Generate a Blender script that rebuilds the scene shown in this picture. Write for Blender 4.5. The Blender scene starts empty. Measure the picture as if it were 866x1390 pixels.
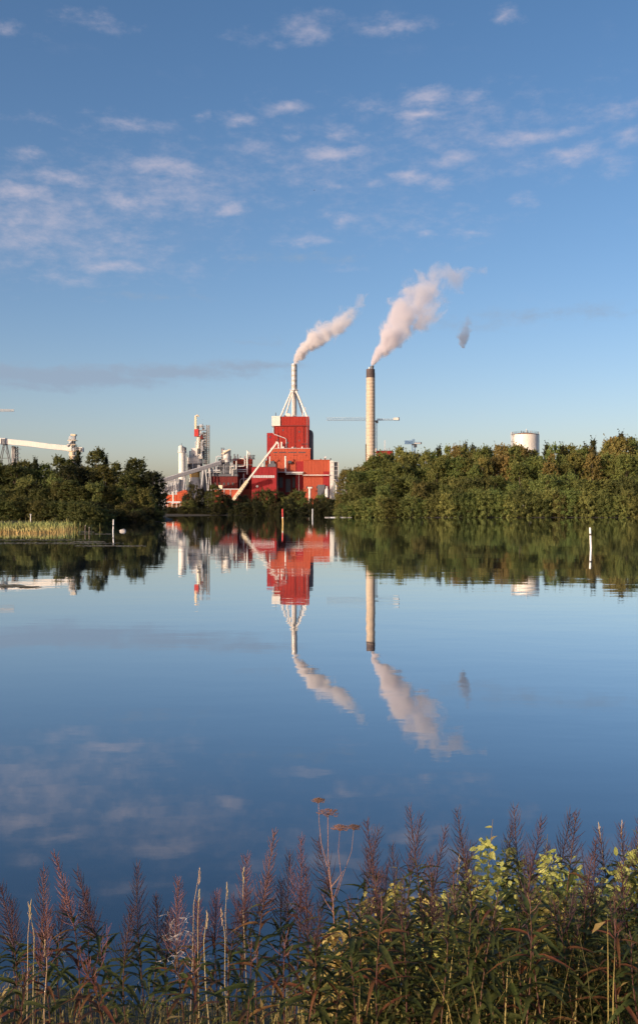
import bpy, math, random
import numpy as np
from mathutils import Vector, Matrix
R = math.radians
C = bpy.context.scene.collection
S = bpy.context.scene
random.seed(7)

# ------------------------------------------------------------------ camera
F, CX, HY, EYE = 1250.0, 433.0, 687.5, 3.0      # focal length in photo pixels, principal column, horizon row, eye height
cd = bpy.data.cameras.new('camera')
cam = bpy.data.objects.new('camera', cd); C.objects.link(cam)
cam.location = (0, 0, EYE); cam.rotation_euler = (R(90), 0, 0)
cd.sensor_fit = 'VERTICAL'; cd.sensor_height = 36.0; cd.lens = F / 1390.0 * 36.0
cd.shift_y = -(695 - HY) / 1390.0
cd.clip_start = 0.1; cd.clip_end = 20000
S.camera = cam

# ------------------------------------------------------------------ light
SUN_AZ, SUN_EL = 48.0, 15.0                      # degrees towards the left of straight behind the camera, above the horizon
sun_vec = Vector((-math.sin(R(SUN_AZ)) * math.cos(R(SUN_EL)), -math.cos(R(SUN_AZ)) * math.cos(R(SUN_EL)), math.sin(R(SUN_EL))))
sl = bpy.data.lights.new('sun', 'SUN'); sl.energy = 3.4; sl.angle = R(0.5); sl.color = (1.0, 0.82, 0.63)
so = bpy.data.objects.new('sun', sl); C.objects.link(so)
so.rotation_euler = sun_vec.to_track_quat('Z', 'Y').to_euler(); so.location = (-40, -40, 60)
S.view_settings.view_transform = 'Standard'; S.view_settings.look = 'None'
S.view_settings.exposure = 0.5; S.view_settings.gamma = 1.0
S.cycles.volume_bounces = 8; S.cycles.max_bounces = 12; S.cycles.transparent_max_bounces = 16
S.cycles.use_denoising = True

def node(nt, kind, **kw):
    n = nt.nodes.new(kind)
    for k, v in kw.items():
        if k.startswith('i_'):
            n.inputs[k[2:].replace('_', ' ')].default_value = v
        else:
            setattr(n, k, v)
    return n

def mth(nt, op, a, b=None, c=None, clamp=False):
    n = nt.nodes.new('ShaderNodeMath'); n.operation = op; n.use_clamp = clamp
    for i, v in enumerate((a, b, c)):
        if v is None: continue
        if isinstance(v, (int, float)): n.inputs[i].default_value = v
        else: nt.links.new(v, n.inputs[i])
    return n.outputs[0]

def mixc(nt, fac, a, b, blend='MIX'):
    n = nt.nodes.new('ShaderNodeMix'); n.data_type = 'RGBA'; n.blend_type = blend
    for sock, v in ((n.inputs[0], fac), (n.inputs[6], a), (n.inputs[7], b)):
        if isinstance(v, (int, float)): sock.default_value = v
        elif isinstance(v, tuple): sock.default_value = (*v[:3], 1)
        else: nt.links.new(v, sock)
    return n.outputs[2]

# ------------------------------------------------------------------ sky with thin evening clouds
W = bpy.data.worlds.new('World'); S.world = W; W.use_nodes = True
def build_sky():
    nt = W.node_tree; nt.nodes.clear(); L = nt.links.new
    out = nt.nodes.new('ShaderNodeOutputWorld'); bg = nt.nodes.new('ShaderNodeBackground')
    L(bg.outputs[0], out.inputs[0]); bg.inputs[1].default_value = 0.139
    sky = nt.nodes.new('ShaderNodeTexSky'); sky.sky_type = 'NISHITA'; sky.sun_disc = False
    sky.sun_elevation = R(SUN_EL); sky.sun_rotation = R(180 + SUN_AZ)
    sky.air_density = 0.82; sky.dust_density = 1.9; sky.ozone_density = 2.2; sky.altitude = 0
    hs = node(nt, 'ShaderNodeHueSaturation'); hs.inputs['Saturation'].default_value = 1.22; L(sky.outputs[0], hs.inputs['Color'])
    skyc = mixc(nt, 1.0, hs.outputs[0], (1.19, .925, .835), 'MULTIPLY')       # the cool white balance of the whole sky
    tc = nt.nodes.new('ShaderNodeTexCoord'); d = tc.outputs['Generated']
    # domain warp so that the clouds get ragged outlines
    mp = node(nt, 'ShaderNodeMapping'); mp.inputs['Scale'].default_value = (1, 1, 2.2); L(d, mp.inputs[0])
    n1 = node(nt, 'ShaderNodeTexNoise', i_Scale=26.0, i_Detail=5.0, i_Roughness=0.6); L(mp.outputs[0], n1.inputs['Vector'])
    sub = node(nt, 'ShaderNodeVectorMath', operation='SUBTRACT'); L(n1.outputs['Color'], sub.inputs[0]); sub.inputs[1].default_value = (.5, .5, .5)
    mul = node(nt, 'ShaderNodeVectorMath', operation='MULTIPLY'); L(sub.outputs[0], mul.inputs[0]); mul.inputs[1].default_value = (.050, .050, .020)
    add = node(nt, 'ShaderNodeVectorMath', operation='ADD'); L(d, add.inputs[0]); L(mul.outputs[0], add.inputs[1])
    dw = add.outputs[0]
    n2 = node(nt, 'ShaderNodeTexNoise', i_Scale=40.0, i_Detail=8.0, i_Roughness=0.66); L(mp.outputs[0], n2.inputs['Vector'])
    fb = n2.outputs[0]
    def field(lst):
        acc = None
        for (px, py, w, h, s) in lst:
            c = Vector(((px - CX) / F, 1.0, (HY - py) / F)).normalized()
            m = node(nt, 'ShaderNodeMapping', vector_type='TEXTURE'); L(dw, m.inputs[0])
            m.inputs['Location'].default_value = c; m.inputs['Rotation'].default_value = (0, 0, math.atan2(-c.x, c.y))
            m.inputs['Scale'].default_value = (w * 1.18 / F, 0.2, h * 1.15 / F)
            ln = node(nt, 'ShaderNodeVectorMath', operation='LENGTH'); L(m.outputs[0], ln.inputs[0])
            v = mth(nt, 'MULTIPLY_ADD', ln.outputs['Value'], -s, s)
            acc = v if acc is None else mth(nt, 'MAXIMUM', acc, v)
        return acc
    puffs = [(28, 262, 62, 17, .95), (92, 243, 58, 15, .9), (20, 300, 40, 16, .75), (15, 330, 60, 24, .6), (130, 330, 70, 14, .55), (150, 362, 90, 13, .75), (95, 378, 70, 14, .5),
             (222, 228, 75, 17, .95), (168, 274, 38, 15, .95), (35, 206, 34, 12, .6), (185, 168, 60, 13, .6), (205, 292, 34, 14, .55), (312, 283, 40, 12, .75), (265, 288, 50, 14, .5),
             (345, 202, 55, 16, .55), (318, 162, 28, 10, .7), (282, 160, 15, 8, .55), (392, 147, 42, 12, .75), (392, 188, 22, 9, .55), (395, 226, 32, 13, .6), (455, 208, 52, 13, .85),
             (470, 180, 26, 12, .75), (440, 249, 26, 13, .65), (466, 298, 26, 12, .7), (415, 327, 50, 11, .65), (418, 40, 42, 20, .7), (350, 50, 36, 12, .4), (530, 36, 60, 13, .7), (680, 22, 22, 10, .65),
             (582, 134, 44, 13, .9), (632, 132, 30, 10, .6), (572, 157, 36, 11, .9), (505, 142, 46, 11, .45), (615, 215, 50, 18, .7), (720, 185, 90, 15, .8), (560, 241, 34, 12, .8), (600, 246, 34, 12, .6),
             (780, 212, 50, 14, .75), (835, 150, 62, 14, .6), (852, 186, 34, 14, .6), (838, 222, 30, 16, .55), (575, 321, 20, 8, .6), (640, 317, 34, 9, .6), (500, 250, 30, 11, .4), (130, 30, 52, 13, .5), (10, 40, 40, 10, .45),
             (640, 280, 26, 9, .4), (710, 270, 24, 8, .4), (55, 165, 70, 10, .3), (470, 365, 30, 8, .45), (60, 300, 200, 80, .60), (230, 255, 180, 60, .50), (120, 345, 200, 40, .46), (420, 220, 190, 60, .36), (640, 190, 230, 60, .38), (520, 300, 160, 40, .3)]
    streak = [(70, 510, 190, 17, 1.0), (230, 505, 150, 13, .8), (340, 497, 90, 10, .7), (30, 524, 120, 9, .6), (720, 428, 150, 14, .26), (620, 442, 80, 11, .2), (830, 424, 90, 10, .24), (400, 350, 120, 8, .3), (200, 402, 110, 8, .3), (345, 463, 50, 6, .35)]
    fp = field(puffs)
    dp = mth(nt, 'MULTIPLY_ADD', fb, 1.3, mth(nt, 'ADD', fp, -.68))
    # thin scattered veil all round the sky, so that it goes on alike outside the frame
    n3 = node(nt, 'ShaderNodeTexNoise', i_Scale=7.0, i_Detail=7.0, i_Roughness=0.62); L(mp.outputs[0], n3.inputs['Vector'])
    veil = mth(nt, 'MULTIPLY', mth(nt, 'ADD', n3.outputs[0], -.58), 1.6)
    dens = mth(nt, 'MAXIMUM', dp, veil)
    ss = node(nt, 'ShaderNodeMapRange', interpolation_type='SMOOTHSTEP'); L(dens, ss.inputs[0]); ss.inputs[1].default_value = 0.0; ss.inputs[2].default_value = 1.35; ss.inputs[3].default_value = 0; ss.inputs[4].default_value = 0.70
    st = mth(nt, 'MULTIPLY_ADD', fb, 1.0, mth(nt, 'ADD', field(streak), -.52))
    sd = node(nt, 'ShaderNodeMapRange', interpolation_type='SMOOTHSTEP'); L(st, sd.inputs[0]); sd.inputs[1].default_value = 0.0; sd.inputs[2].default_value = 0.7; sd.inputs[3].default_value = 0; sd.inputs[4].default_value = 0.75
    col = mixc(nt, sd.outputs[0], skyc, CLOUD_DARK)
    col = mixc(nt, ss.outputs[0], col, CLOUD_LIT)
    L(col, bg.inputs[0])
CLOUD_LIT = (3.6, 3.15, 3.45)
CLOUD_DARK = (1.6, 2.0, 2.6)
build_sky()


# ------------------------------------------------------------------ helpers
def PX(px, D): return (px - CX) * D / F
def PZ(py, D): return EYE + (HY - py) * D / F
def PT(px, py, D): return Vector((PX(px, D), D, PZ(py, D)))

class MB:
    def __init__(s): s.v = []; s.f = []
    def add(s, vs, fs):
        o = len(s.v); s.v += [tuple(v) for v in vs]; s.f += [tuple(i + o for i in f) for f in fs]; return s
    def box(s, x0, x1, y0, y1, z0, z1):
        return s.add([(x0, y0, z0), (x1, y0, z0), (x1, y1, z0), (x0, y1, z0), (x0, y0, z1), (x1, y0, z1), (x1, y1, z1), (x0, y1, z1)],
                     [(0, 3, 2, 1), (4, 5, 6, 7), (0, 1, 5, 4), (1, 2, 6, 5), (2, 3, 7, 6), (3, 0, 4, 7)])
    def pbox(s, px0, px1, py0, py1, D, dep):            # py0 upper edge, py1 lower edge, front face at distance D
        return s.box(PX(px0, D), PX(px1, D), D, D + dep, PZ(py1, D), PZ(py0, D))
    def cyl(s, p0, p1, r0, r1=None, n=12, caps=True, seg=1):
        r1 = r0 if r1 is None else r1
        p0 = Vector(p0); p1 = Vector(p1); ax = (p1 - p0).normalized()
        u = ax.orthogonal().normalized(); w = ax.cross(u)
        vs = []
        for k in range(seg + 1):
            t = k / seg; c = p0.lerp(p1, t); r = r0 + (r1 - r0) * t
            vs += [c + (u * math.cos(2 * math.pi * i / n) + w * math.sin(2 * math.pi * i / n)) * r for i in range(n)]
        fs = []
        for k in range(seg):
            a = k * n
            fs += [(a + i, a + (i + 1) % n, a + n + (i + 1) % n, a + n + i) for i in range(n)]
        if caps: fs += [tuple(range(n))[::-1], tuple(range(seg * n, seg * n + n))]
        return s.add(vs, fs)
    def bar(s, p0, p1, w, h=None):                      # square bar of full width w (h: other side)
        h = w if h is None else h
        p0 = Vector(p0); p1 = Vector(p1); ax = (p1 - p0).normalized()
        up = Vector((0, 0, 1)) if abs(ax.z) < .95 else Vector((1, 0, 0))
        u = ax.cross(up).normalized() * w / 2; q = u.cross(ax).normalized() * h / 2
        vs = [p + a * u + b * q for p in (p0, p1) for a, b in ((-1, -1), (1, -1), (1, 1), (-1, 1))]
        return s.add(vs, [(0, 3, 2, 1), (4, 5, 6, 7), (0, 1, 5, 4), (1, 2, 6, 5), (2, 3, 7, 6), (3, 0, 4, 7)])
    def tube(s, pts, rads, n=6):
        pts = [Vector(p) for p in pts]; base = len(s.v); prev = None
        for k, p in enumerate(pts):
            ax = (pts[min(k + 1, len(pts) - 1)] - pts[max(k - 1, 0)]).normalized()
            u = ax.orthogonal().normalized() if prev is None else (prev - ax * prev.dot(ax)).normalized()
            prev = u; w = ax.cross(u)
            s.v += [tuple(p + (u * math.cos(2 * math.pi * i / n) + w * math.sin(2 * math.pi * i / n)) * rads[k]) for i in range(n)]
        for k in range(len(pts) - 1):
            a = base + k * n
            s.f += [(a + i, a + (i + 1) % n, a + n + (i + 1) % n, a + n + i) for i in range(n)]
        s.f += [tuple(range(base, base + n))[::-1], tuple(range(base + (len(pts) - 1) * n, base + len(pts) * n))]
        return s
    def lathe(s, c, prof, n=20):                        # prof: (radius, z) upwards, c = base centre
        c = Vector(c); vs = []
        for r, z in prof: vs += [c + Vector((r * math.cos(2 * math.pi * i / n), r * math.sin(2 * math.pi * i / n), z)) for i in range(n)]
        fs = []
        for k in range(len(prof) - 1):
            a = k * n; fs += [(a + i, a + (i + 1) % n, a + n + (i + 1) % n, a + n + i) for i in range(n)]
        fs += [tuple(range(n))[::-1], tuple(range((len(prof) - 1) * n, len(prof) * n))]
        return s.add(vs, fs)
    def lattice(s, p0, p1, side, wid, n, r, tri=False):  # lattice girder from p0 to p1; side = offset vector, wid = second offset vector
        p0 = Vector(p0); p1 = Vector(p1); side = Vector(side); wid = Vector(wid)
        offs = [Vector((0, 0, 0)), wid, wid * .5 + side] if tri else [Vector((0, 0, 0)), wid, wid + side, side]
        for o in offs: s.bar(p0 + o, p1 + o, r * 1.5)
        m = len(offs)
        for k in range(n):
            a = p0.lerp(p1, k / n); b = p0.lerp(p1, (k + 1) / n)
            for i in range(m):
                o1, o2 = offs[i], offs[(i + 1) % m]
                s.bar(a + o1, b + o2, r)
                s.bar(a + o1, a + o2, r * .8)
        return s
    def build(s, name, mat, parent=None, loc=None, smooth=False):
        o0 = Vector(parent.location) if parent is not None and loc is None else Vector(loc or (0, 0, 0))
        if parent is not None and parent.parent is not None: o0 = Vector(ORIG[parent.parent.name])
        me = bpy.data.meshes.new(name)
        me.from_pydata([(v[0] - o0.x, v[1] - o0.y, v[2] - o0.z) for v in s.v], [], s.f)
        if smooth:
            me.polygons.foreach_set('use_smooth', [True] * len(me.polygons))
            me.set_sharp_from_angle(angle=R(35))
        me.materials.append(mat); me.update()
        o = bpy.data.objects.new(name, me); C.objects.link(o)
        if parent is not None: o.parent = parent
        else: o.location = o0
        return o
ORIG = {}

def tag(o, label=None, cat=None, group=None, kind=None):
    if label: o['label'] = label
    if cat: o['category'] = cat
    if group: o['group'] = group
    if kind: o['kind'] = kind
    return o
def thing(name, label, cat, loc=(0, 0, 0), group=None):
    o = bpy.data.objects.new(name, None); C.objects.link(o); o.location = loc; o.empty_display_size = .3
    ORIG[o.name] = tuple(loc)
    return tag(o, label, cat, group)
def fast_mesh(name, V, nper, mat, UVc=None):
    """V: (n, nper, 3) array of separate polygons"""
    n = len(V); me = bpy.data.meshes.new(name)
    me.vertices.add(n * nper); me.vertices.foreach_set('co', np.ascontiguousarray(V, dtype=np.float32).ravel())
    me.loops.add(n * nper); me.loops.foreach_set('vertex_index', np.arange(n * nper, dtype=np.int32))
    me.polygons.add(n); me.polygons.foreach_set('loop_start', np.arange(0, n * nper, nper, dtype=np.int32))
    me.polygons.foreach_set('loop_total', np.full(n, nper, dtype=np.int32))
    me.materials.append(mat); me.update(); me.validate()
    return me
def copy_tree(o, parent=None):
    c = o.copy(); C.objects.link(c)
    if parent is not None: c.parent = parent
    for ch in list(o.children): copy_tree(ch, c)
    return c

# ------------------------------------------------------------------ materials
def pmat(name, col, rough=.6, var=.18, scale=.4, streak=0.0, metal=0.0, bump=0.0, bscale=3.0, spec=.5, grime=None, rib=0.0):
    m = bpy.data.materials.new(name); m.use_nodes = True; nt = m.node_tree; L = nt.links.new
    b = nt.nodes['Principled BSDF']; b.inputs['Roughness'].default_value = rough; b.inputs['Metallic'].default_value = metal
    b.inputs['Specular IOR Level'].default_value = spec
    tc = nt.nodes.new('ShaderNodeTexCoord'); oc = tc.outputs['Object']
    n1 = node(nt, 'ShaderNodeTexNoise', i_Scale=scale, i_Detail=5.0, i_Roughness=.65); L(oc, n1.inputs['Vector'])
    lo = tuple(c * (1 - var) for c in col); hi = tuple(min(1, c * (1 + var)) for c in col)
    c = mixc(nt, mth(nt, 'MULTIPLY_ADD', n1.outputs[0], 2.2, -.6, clamp=True), lo, hi)
    if streak:
        mp = node(nt, 'ShaderNodeMapping'); mp.inputs['Scale'].default_value = (1.1, 1.1, .05); L(oc, mp.inputs[0])
        n2 = node(nt, 'ShaderNodeTexNoise', i_Scale=.9, i_Detail=6.0, i_Roughness=.7); L(mp.outputs[0], n2.inputs['Vector'])
        f = mth(nt, 'MULTIPLY', mth(nt, 'MULTIPLY_ADD', n2.outputs[0], 3.0, -1.35, clamp=True), streak)
        c = mixc(nt, f, c, grime or tuple(x * .45 for x in col))
    L(c, b.inputs['Base Color'])
    if bump or rib:
        h = None
        if bump:
            n3 = node(nt, 'ShaderNodeTexNoise', i_Scale=bscale, i_Detail=6.0); L(oc, n3.inputs['Vector']); h = n3.outputs[0]
        if rib:
            sx = nt.nodes.new('ShaderNodeSeparateXYZ'); L(oc, sx.inputs[0])
            w = mth(nt, 'SINE', mth(nt, 'MULTIPLY', mth(nt, 'ADD', sx.outputs[0], sx.outputs[1]), 6.283 / rib))
            h = w if h is None else mth(nt, 'ADD', w, h)
        bp = node(nt, 'ShaderNodeBump', i_Strength=bump or .35, i_Distance=.1); L(h, bp.inputs['Height']); L(bp.outputs[0], b.inputs['Normal'])
    return m

def leafmat(name, cols, rough=.6, trans=.36, scale=.5, obj_var=.42, zsplit=None, spec=.25):
    """foliage: colour varies by clump (noise), by plant (object random); some light passes through"""
    m = bpy.data.materials.new(name); m.use_nodes = True; nt = m.node_tree; L = nt.links.new
    b = nt.nodes['Principled BSDF']; b.inputs['Roughness'].default_value = rough; b.inputs['Specular IOR Level'].default_value = spec
    out = nt.nodes['Material Output']
    tc = nt.nodes.new('ShaderNodeTexCoord'); oi = nt.nodes.new('ShaderNodeObjectInfo')
    ad = node(nt, 'ShaderNodeVectorMath', operation='ADD'); L(tc.outputs['Object'], ad.inputs[0])
    cb = nt.nodes.new('ShaderNodeCombineXYZ'); rv = mth(nt, 'MULTIPLY', oi.outputs['Random'], 97.0)
    for i in range(3): L(rv, cb.inputs[i])
    L(cb.outputs[0], ad.inputs[1])
    n1 = node(nt, 'ShaderNodeTexNoise', i_Scale=scale, i_Detail=3.0, i_Roughness=.7); L(ad.outputs[0], n1.inputs['Vector'])
    f = mth(nt, 'MULTIPLY_ADD', n1.outputs[0], 2.4, -.7, clamp=True)
    c = mixc(nt, f, cols[0], cols[1])
    if len(cols) > 2:
        c = mixc(nt, mth(nt, 'MULTIPLY', mth(nt, 'POWER', oi.outputs['Random'], 2.0), obj_var * 1.6, clamp=True), c, cols[2])
    hs = node(nt, 'ShaderNodeHueSaturation'); L(c, hs.inputs['Color'])
    L(mth(nt, 'MULTIPLY_ADD', mth(nt, 'FRACT', mth(nt, 'MULTIPLY', oi.outputs['Random'], 7.31)), obj_var, 1 - obj_var / 2), hs.inputs['Value'])
    L(mth(nt, 'MULTIPLY_ADD', mth(nt, 'FRACT', mth(nt, 'MULTIPLY', oi.outputs['Random'], 3.77)), .035, .4825), hs.inputs['Hue'])
    L(hs.outputs[0], b.inputs['Base Color'])
    tr = nt.nodes.new('ShaderNodeBsdfTranslucent'); L(hs.outputs[0], tr.inputs[0])
    mx = node(nt, 'ShaderNodeMixShader'); mx.inputs[0].default_value = trans
    L(b.outputs[0], mx.inputs[1]); L(tr.outputs[0], mx.inputs[2]); L(mx.outputs[0], out.inputs[0])
    return m

M = dict(
    red=pmat('red_cladding', (.31, .027, .019), .6, .12, .12, streak=.28, rib=1.2, spec=.2),
    crimson=pmat('crimson_cladding', (.30, .021, .024), .6, .12, .15, streak=.25, rib=1.0, spec=.2),
    orange=pmat('orange_red_cladding', (.41, .080, .040), .6, .12, .12, streak=.28, rib=1.2, spec=.2),
    darkred=pmat('dull_red_with_shade', (.16, .030, .027), .8, .2, .2, streak=.3, spec=.2),  # dull red that also carries the shade on the brown hall and recess
    trimred=pmat('dark_red_trim', (.14, .02, .02), .5),
    white=pmat('white_paint', (.70, .665, .61), .5, .10, .2, streak=.40, grime=(.45, .40, .34)),
    cream=pmat('cream_steel', (.72, .60, .42), .45, .12, .2, streak=.35, grime=(.45, .28, .12)),
    grey=pmat('grey_steel', (.30, .31, .33), .45, .15, .3, streak=.3, metal=.2),
    lightgrey=pmat('light_grey_sheet', (.55, .56, .57), .5, .1, .3, streak=.3),
    dark=pmat('dark_steel', (.055, .058, .068), .5, .2, .4),
    darkgrey=pmat('dark_grey_sheet', (.11, .115, .13), .5, .2, .2, streak=.25),
    shadegrey=pmat('shaded_wall_grey', (.13, .13, .15), .55, .15, .2, rib=1.2),
    concrete=pmat('chimney_concrete', (.52, .42, .32), .85, .10, .12, streak=.75, grime=(.33, .26, .20), bump=.2, bscale=.8),
    capdark=pmat('chimney_black_band', (.085, .062, .060), .8, .25, .3, streak=.3),
    steel=pmat('stack_steel', (.50, .47, .44), .38, .12, .25, streak=.3, metal=.25),
    yellow=pmat('ochre_coating', (.62, .40, .13), .6, .2, .3, streak=.3),
    blue=pmat('crane_blue', (.16, .27, .42), .5, .1, .5),
    paleblue=pmat('crane_pale_blue', (.33, .46, .58), .5, .1, .5),
    rust2=pmat('weathered_steelwork', (.22, .18, .15), .6, .3, .5),
    slate=pmat('slate_sheet', (.15, .155, .18), .5, .15, .3, streak=.25),
    glass=pmat('window_glass', (.05, .06, .075), .12, .2, 1.0, spec=.8),
    lamp=pmat('pale_window', (.55, .55, .56), .25, .1, 1.0),
    orangecap=pmat('orange_sheet', (.46, .085, .032), .6, .15, .3, streak=.2, spec=.2),
    rust=pmat('rusty_sheet', (.24, .11, .05), .8, .3, .5, streak=.3),
    redpaint=pmat('red_paint', (.48, .03, .025), .45, .1, 1.0),
    postwhite=pmat('white_post_paint', (.80, .78, .74), .4, .06, 1.0),
    greypost=pmat('grey_post_paint', (.5, .5, .49), .5, .1, 1.0),
    stone=pmat('pale_stone', (.40, .36, .32), .85, .3, 1.2, bump=.5, bscale=5),
    bark=pmat('tree_bark', (.11, .085, .06), .9, .35, 1.2, bump=.4, bscale=6),
    birchbark=pmat('pale_bark', (.36, .33, .29), .85, .35, 2.0, bump=.3, bscale=6),
    bird=pmat('dark_feathers', (.03, .03, .032), .7),
)
M['foliage_right'] = leafmat('olive_foliage', ((.090, .125, .032), (.215, .25, .068), (.25, .24, .068)), scale=.35)
M['foliage_brown'] = leafmat('autumn_olive_foliage', ((.12, .122, .033), (.27, .235, .070), (.32, .225, .070)), scale=.35)
M['foliage_left'] = leafmat('deep_green_foliage', ((.048, .066, .018), (.125, .135, .038), (.16, .135, .035)), scale=.4)
M['foliage_dark'] = leafmat('dark_green_foliage', ((.018, .025, .009), (.052, .056, .018), (.085, .068, .022)), scale=.4)  # darkest of the foliage greens

# ------------------------------------------------------------------ ground and water
LAND = [(-3000, 150), (-600, 148), (-120, 152), (-62, 158), (-44, 166), (-32, 178), (-29.5, 188), (-34, 215), (-50, 296), (-54, 312), (-30, 317), (10, 321), (9, 290), (6, 266), (6.5, 254), (20, 250), (60, 249),
        (100, 251), (150, 248), (220, 246), (600, 240), (3000, 200), (3000, 7000), (-3000, 7000)]
def sd_poly(P, poly):
    """signed distance of the points P (n,2) to a polygon, positive inside"""
    d = np.full(len(P), 1e18); ins = np.zeros(len(P), bool); n = len(poly)
    for i in range(n):
        a = np.array(poly[i], float); b = np.array(poly[(i + 1) % n], float); e = b - a; w = P - a
        t = np.clip((w @ e) / (e @ e), 0, 1); q = w - t[:, None] * e
        d = np.minimum(d, (q * q).sum(1))
        c1 = P[:, 1] >= a[1]; c2 = P[:, 1] < b[1]; c3 = e[0] * w[:, 1] > e[1] * w[:, 0]
        ins ^= (c1 & c2 & c3) | (~c1 & ~c2 & ~c3)
    return np.sqrt(d) * np.where(ins, 1, -1)
def ground_z(X, Y):
    X = np.asarray(X, float); Y = np.asarray(Y, float)
    s = sd_poly(np.stack([X, Y], 1), LAND) + .8 * np.sin(X * .31) * np.sin(Y * .27)
    far = np.where(s > 0, 2.2 * (1 - np.exp(-s / 22.0)), np.maximum(s * .25, -3.0))
    wob = .10 * np.sin(X * 1.9 + 1) + .07 * np.sin(X * 4.3)
    near = np.interp(Y + wob * 2, [-60, 1.2, 2.4, 5.5, 9, 14], [1.6, 1.38, 1.2, 0.0, -1.6, -3.0])
    near = near + np.where(Y < 5, .03 * np.sin(X * 5.1) * np.sin(Y * 6.3), 0)
    return np.where(Y < 60, near, far)
def ground():
    xs = np.unique(np.concatenate([np.linspace(-3000, -200, 29), np.linspace(-200, 200, 161), np.linspace(-12, 12, 61), np.linspace(200, 3000, 29)]))
    ys = np.unique(np.concatenate([np.linspace(-60, 0, 13), np.linspace(0, 10, 31), np.linspace(10, 140, 14), np.linspace(140, 340, 121), np.linspace(340, 1000, 34), np.linspace(1000, 7000, 25)]))
    gx, gy = np.meshgrid(xs, ys); P = np.stack([gx.ravel(), gy.ravel(), ground_z(gx.ravel(), gy.ravel())], 1)
    nx, ny = len(xs), len(ys); I = np.arange(nx * ny).reshape(ny, nx)
    Fc = np.stack([I[:-1, :-1], I[:-1, 1:], I[1:, 1:], I[1:, :-1]], -1).reshape(-1, 4)
    me = bpy.data.meshes.new('ground'); me.from_pydata(P.tolist(), [], Fc.tolist())
    me.polygons.foreach_set('use_smooth', [True] * len(me.polygons))
    m = bpy.data.materials.new('shore_soil'); m.use_nodes = True; nt = m.node_tree; L = nt.links.new; b = nt.nodes['Principled BSDF']
    g = nt.nodes.new('ShaderNodeNewGeometry'); n1 = node(nt, 'ShaderNodeTexNoise', i_Scale=.8, i_Detail=8.0, i_Roughness=.7); L(g.outputs['Position'], n1.inputs['Vector'])
    c = mixc(nt, n1.outputs[0], (.018, .018, .009), (.055, .048, .022))
    sx = nt.nodes.new('ShaderNodeSeparateXYZ'); L(g.outputs['Position'], sx.inputs[0])
    mr = node(nt, 'ShaderNodeMapRange'); L(mth(nt, 'MULTIPLY_ADD', n1.outputs[0], .5, sx.outputs[2]), mr.inputs[0])
    mr.inputs[1].default_value = .55; mr.inputs[2].default_value = .85; mr.inputs[3].default_value = 1; mr.inputs[4].default_value = 0
    c = mixc(nt, mr.outputs[0], c, (.040, .034, .025)); L(c, b.inputs['Base Color']); b.inputs['Roughness'].default_value = .95
    bp = node(nt, 'ShaderNodeBump', i_Strength=.6, i_Distance=.1); L(n1.outputs[0], bp.inputs['Height']); L(bp.outputs[0], b.inputs['Normal'])
    me.materials.append(m); o = bpy.data.objects.new('ground', me); C.objects.link(o); tag(o, kind='structure')
ground()

def water():
    m = bpy.data.materials.new('lake_water'); m.use_nodes = True; nt = m.node_tree; L = nt.links.new; b = nt.nodes['Principled BSDF']
    b.inputs['Base Color'].default_value = (.012, .027, .048, 1); b.inputs['Roughness'].default_value = .5; b.inputs['Specular IOR Level'].default_value = 0
    g = nt.nodes.new('ShaderNodeNewGeometry')
    h = None
    for sc, amp, stx in ((.35, 1.0, .45), (1.3, .30, .5), (5.0, .05, .6)):
        mp = node(nt, 'ShaderNodeMapping'); mp.inputs['Scale'].default_value = (sc * stx, sc, 1); mp.inputs['Rotation'].default_value = (0, 0, R(6)); L(g.outputs['Position'], mp.inputs[0])
        n = node(nt, 'ShaderNodeTexNoise', i_Scale=1.0, i_Detail=2.0, i_Roughness=.5); L(mp.outputs[0], n.inputs['Vector'])
        v = mth(nt, 'MULTIPLY', n.outputs[0], amp); h = v if h is None else mth(nt, 'ADD', h, v)
    # calmer and livelier patches
    n = node(nt, 'ShaderNodeTexNoise', i_Scale=.03, i_Detail=2.0); L(g.outputs['Position'], n.inputs['Vector'])
    k = node(nt, 'ShaderNodeMapRange'); L(n.outputs[0], k.inputs[0]); k.inputs[1].default_value = .35; k.inputs[2].default_value = .65; k.inputs[3].default_value = .35; k.inputs[4].default_value = 1.25
    bp = node(nt, 'ShaderNodeBump', i_Strength=1.0, i_Distance=WATER_AMP); L(mth(nt, 'MULTIPLY', h, k.outputs[0]), bp.inputs['Height']); L(bp.outputs[0], b.inputs['Normal'])
    gl = nt.nodes.new('ShaderNodeBsdfGlossy'); gl.inputs['Roughness'].default_value = .02; gl.inputs['Color'].default_value = (.93, .97, 1.0, 1); L(bp.outputs[0], gl.inputs['Normal'])
    lw = nt.nodes.new('ShaderNodeLayerWeight'); lw.inputs['Blend'].default_value = .5; L(bp.outputs[0], lw.inputs['Normal'])
    mx = nt.nodes.new('ShaderNodeMixShader'); L(mth(nt, 'MULTIPLY_ADD', mth(nt, 'POWER', mth(nt, 'SUBTRACT', 1.0, mth(nt, 'POWER', mth(nt, 'SUBTRACT', 1.0, lw.outputs['Facing'], clamp=True), 1.3), clamp=True), 4.0), .97, .03), mx.inputs[0])
    L(b.outputs[0], mx.inputs[1]); L(gl.outputs[0], mx.inputs[2]); L(mx.outputs[0], nt.nodes['Material Output'].inputs[0])
    mb = MB(); xs = (-3000, -300, 0, 300, 3000); ys = (3, 60, 200, 900)
    for j in range(3):
        for i in range(4): mb.add([(xs[i], ys[j], 0), (xs[i + 1], ys[j], 0), (xs[i + 1], ys[j + 1], 0), (xs[i], ys[j + 1], 0)], [(0, 1, 2, 3)])
    o = mb.build('water', m); tag(o, kind='structure')
WATER_AMP = .008
water()


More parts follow.
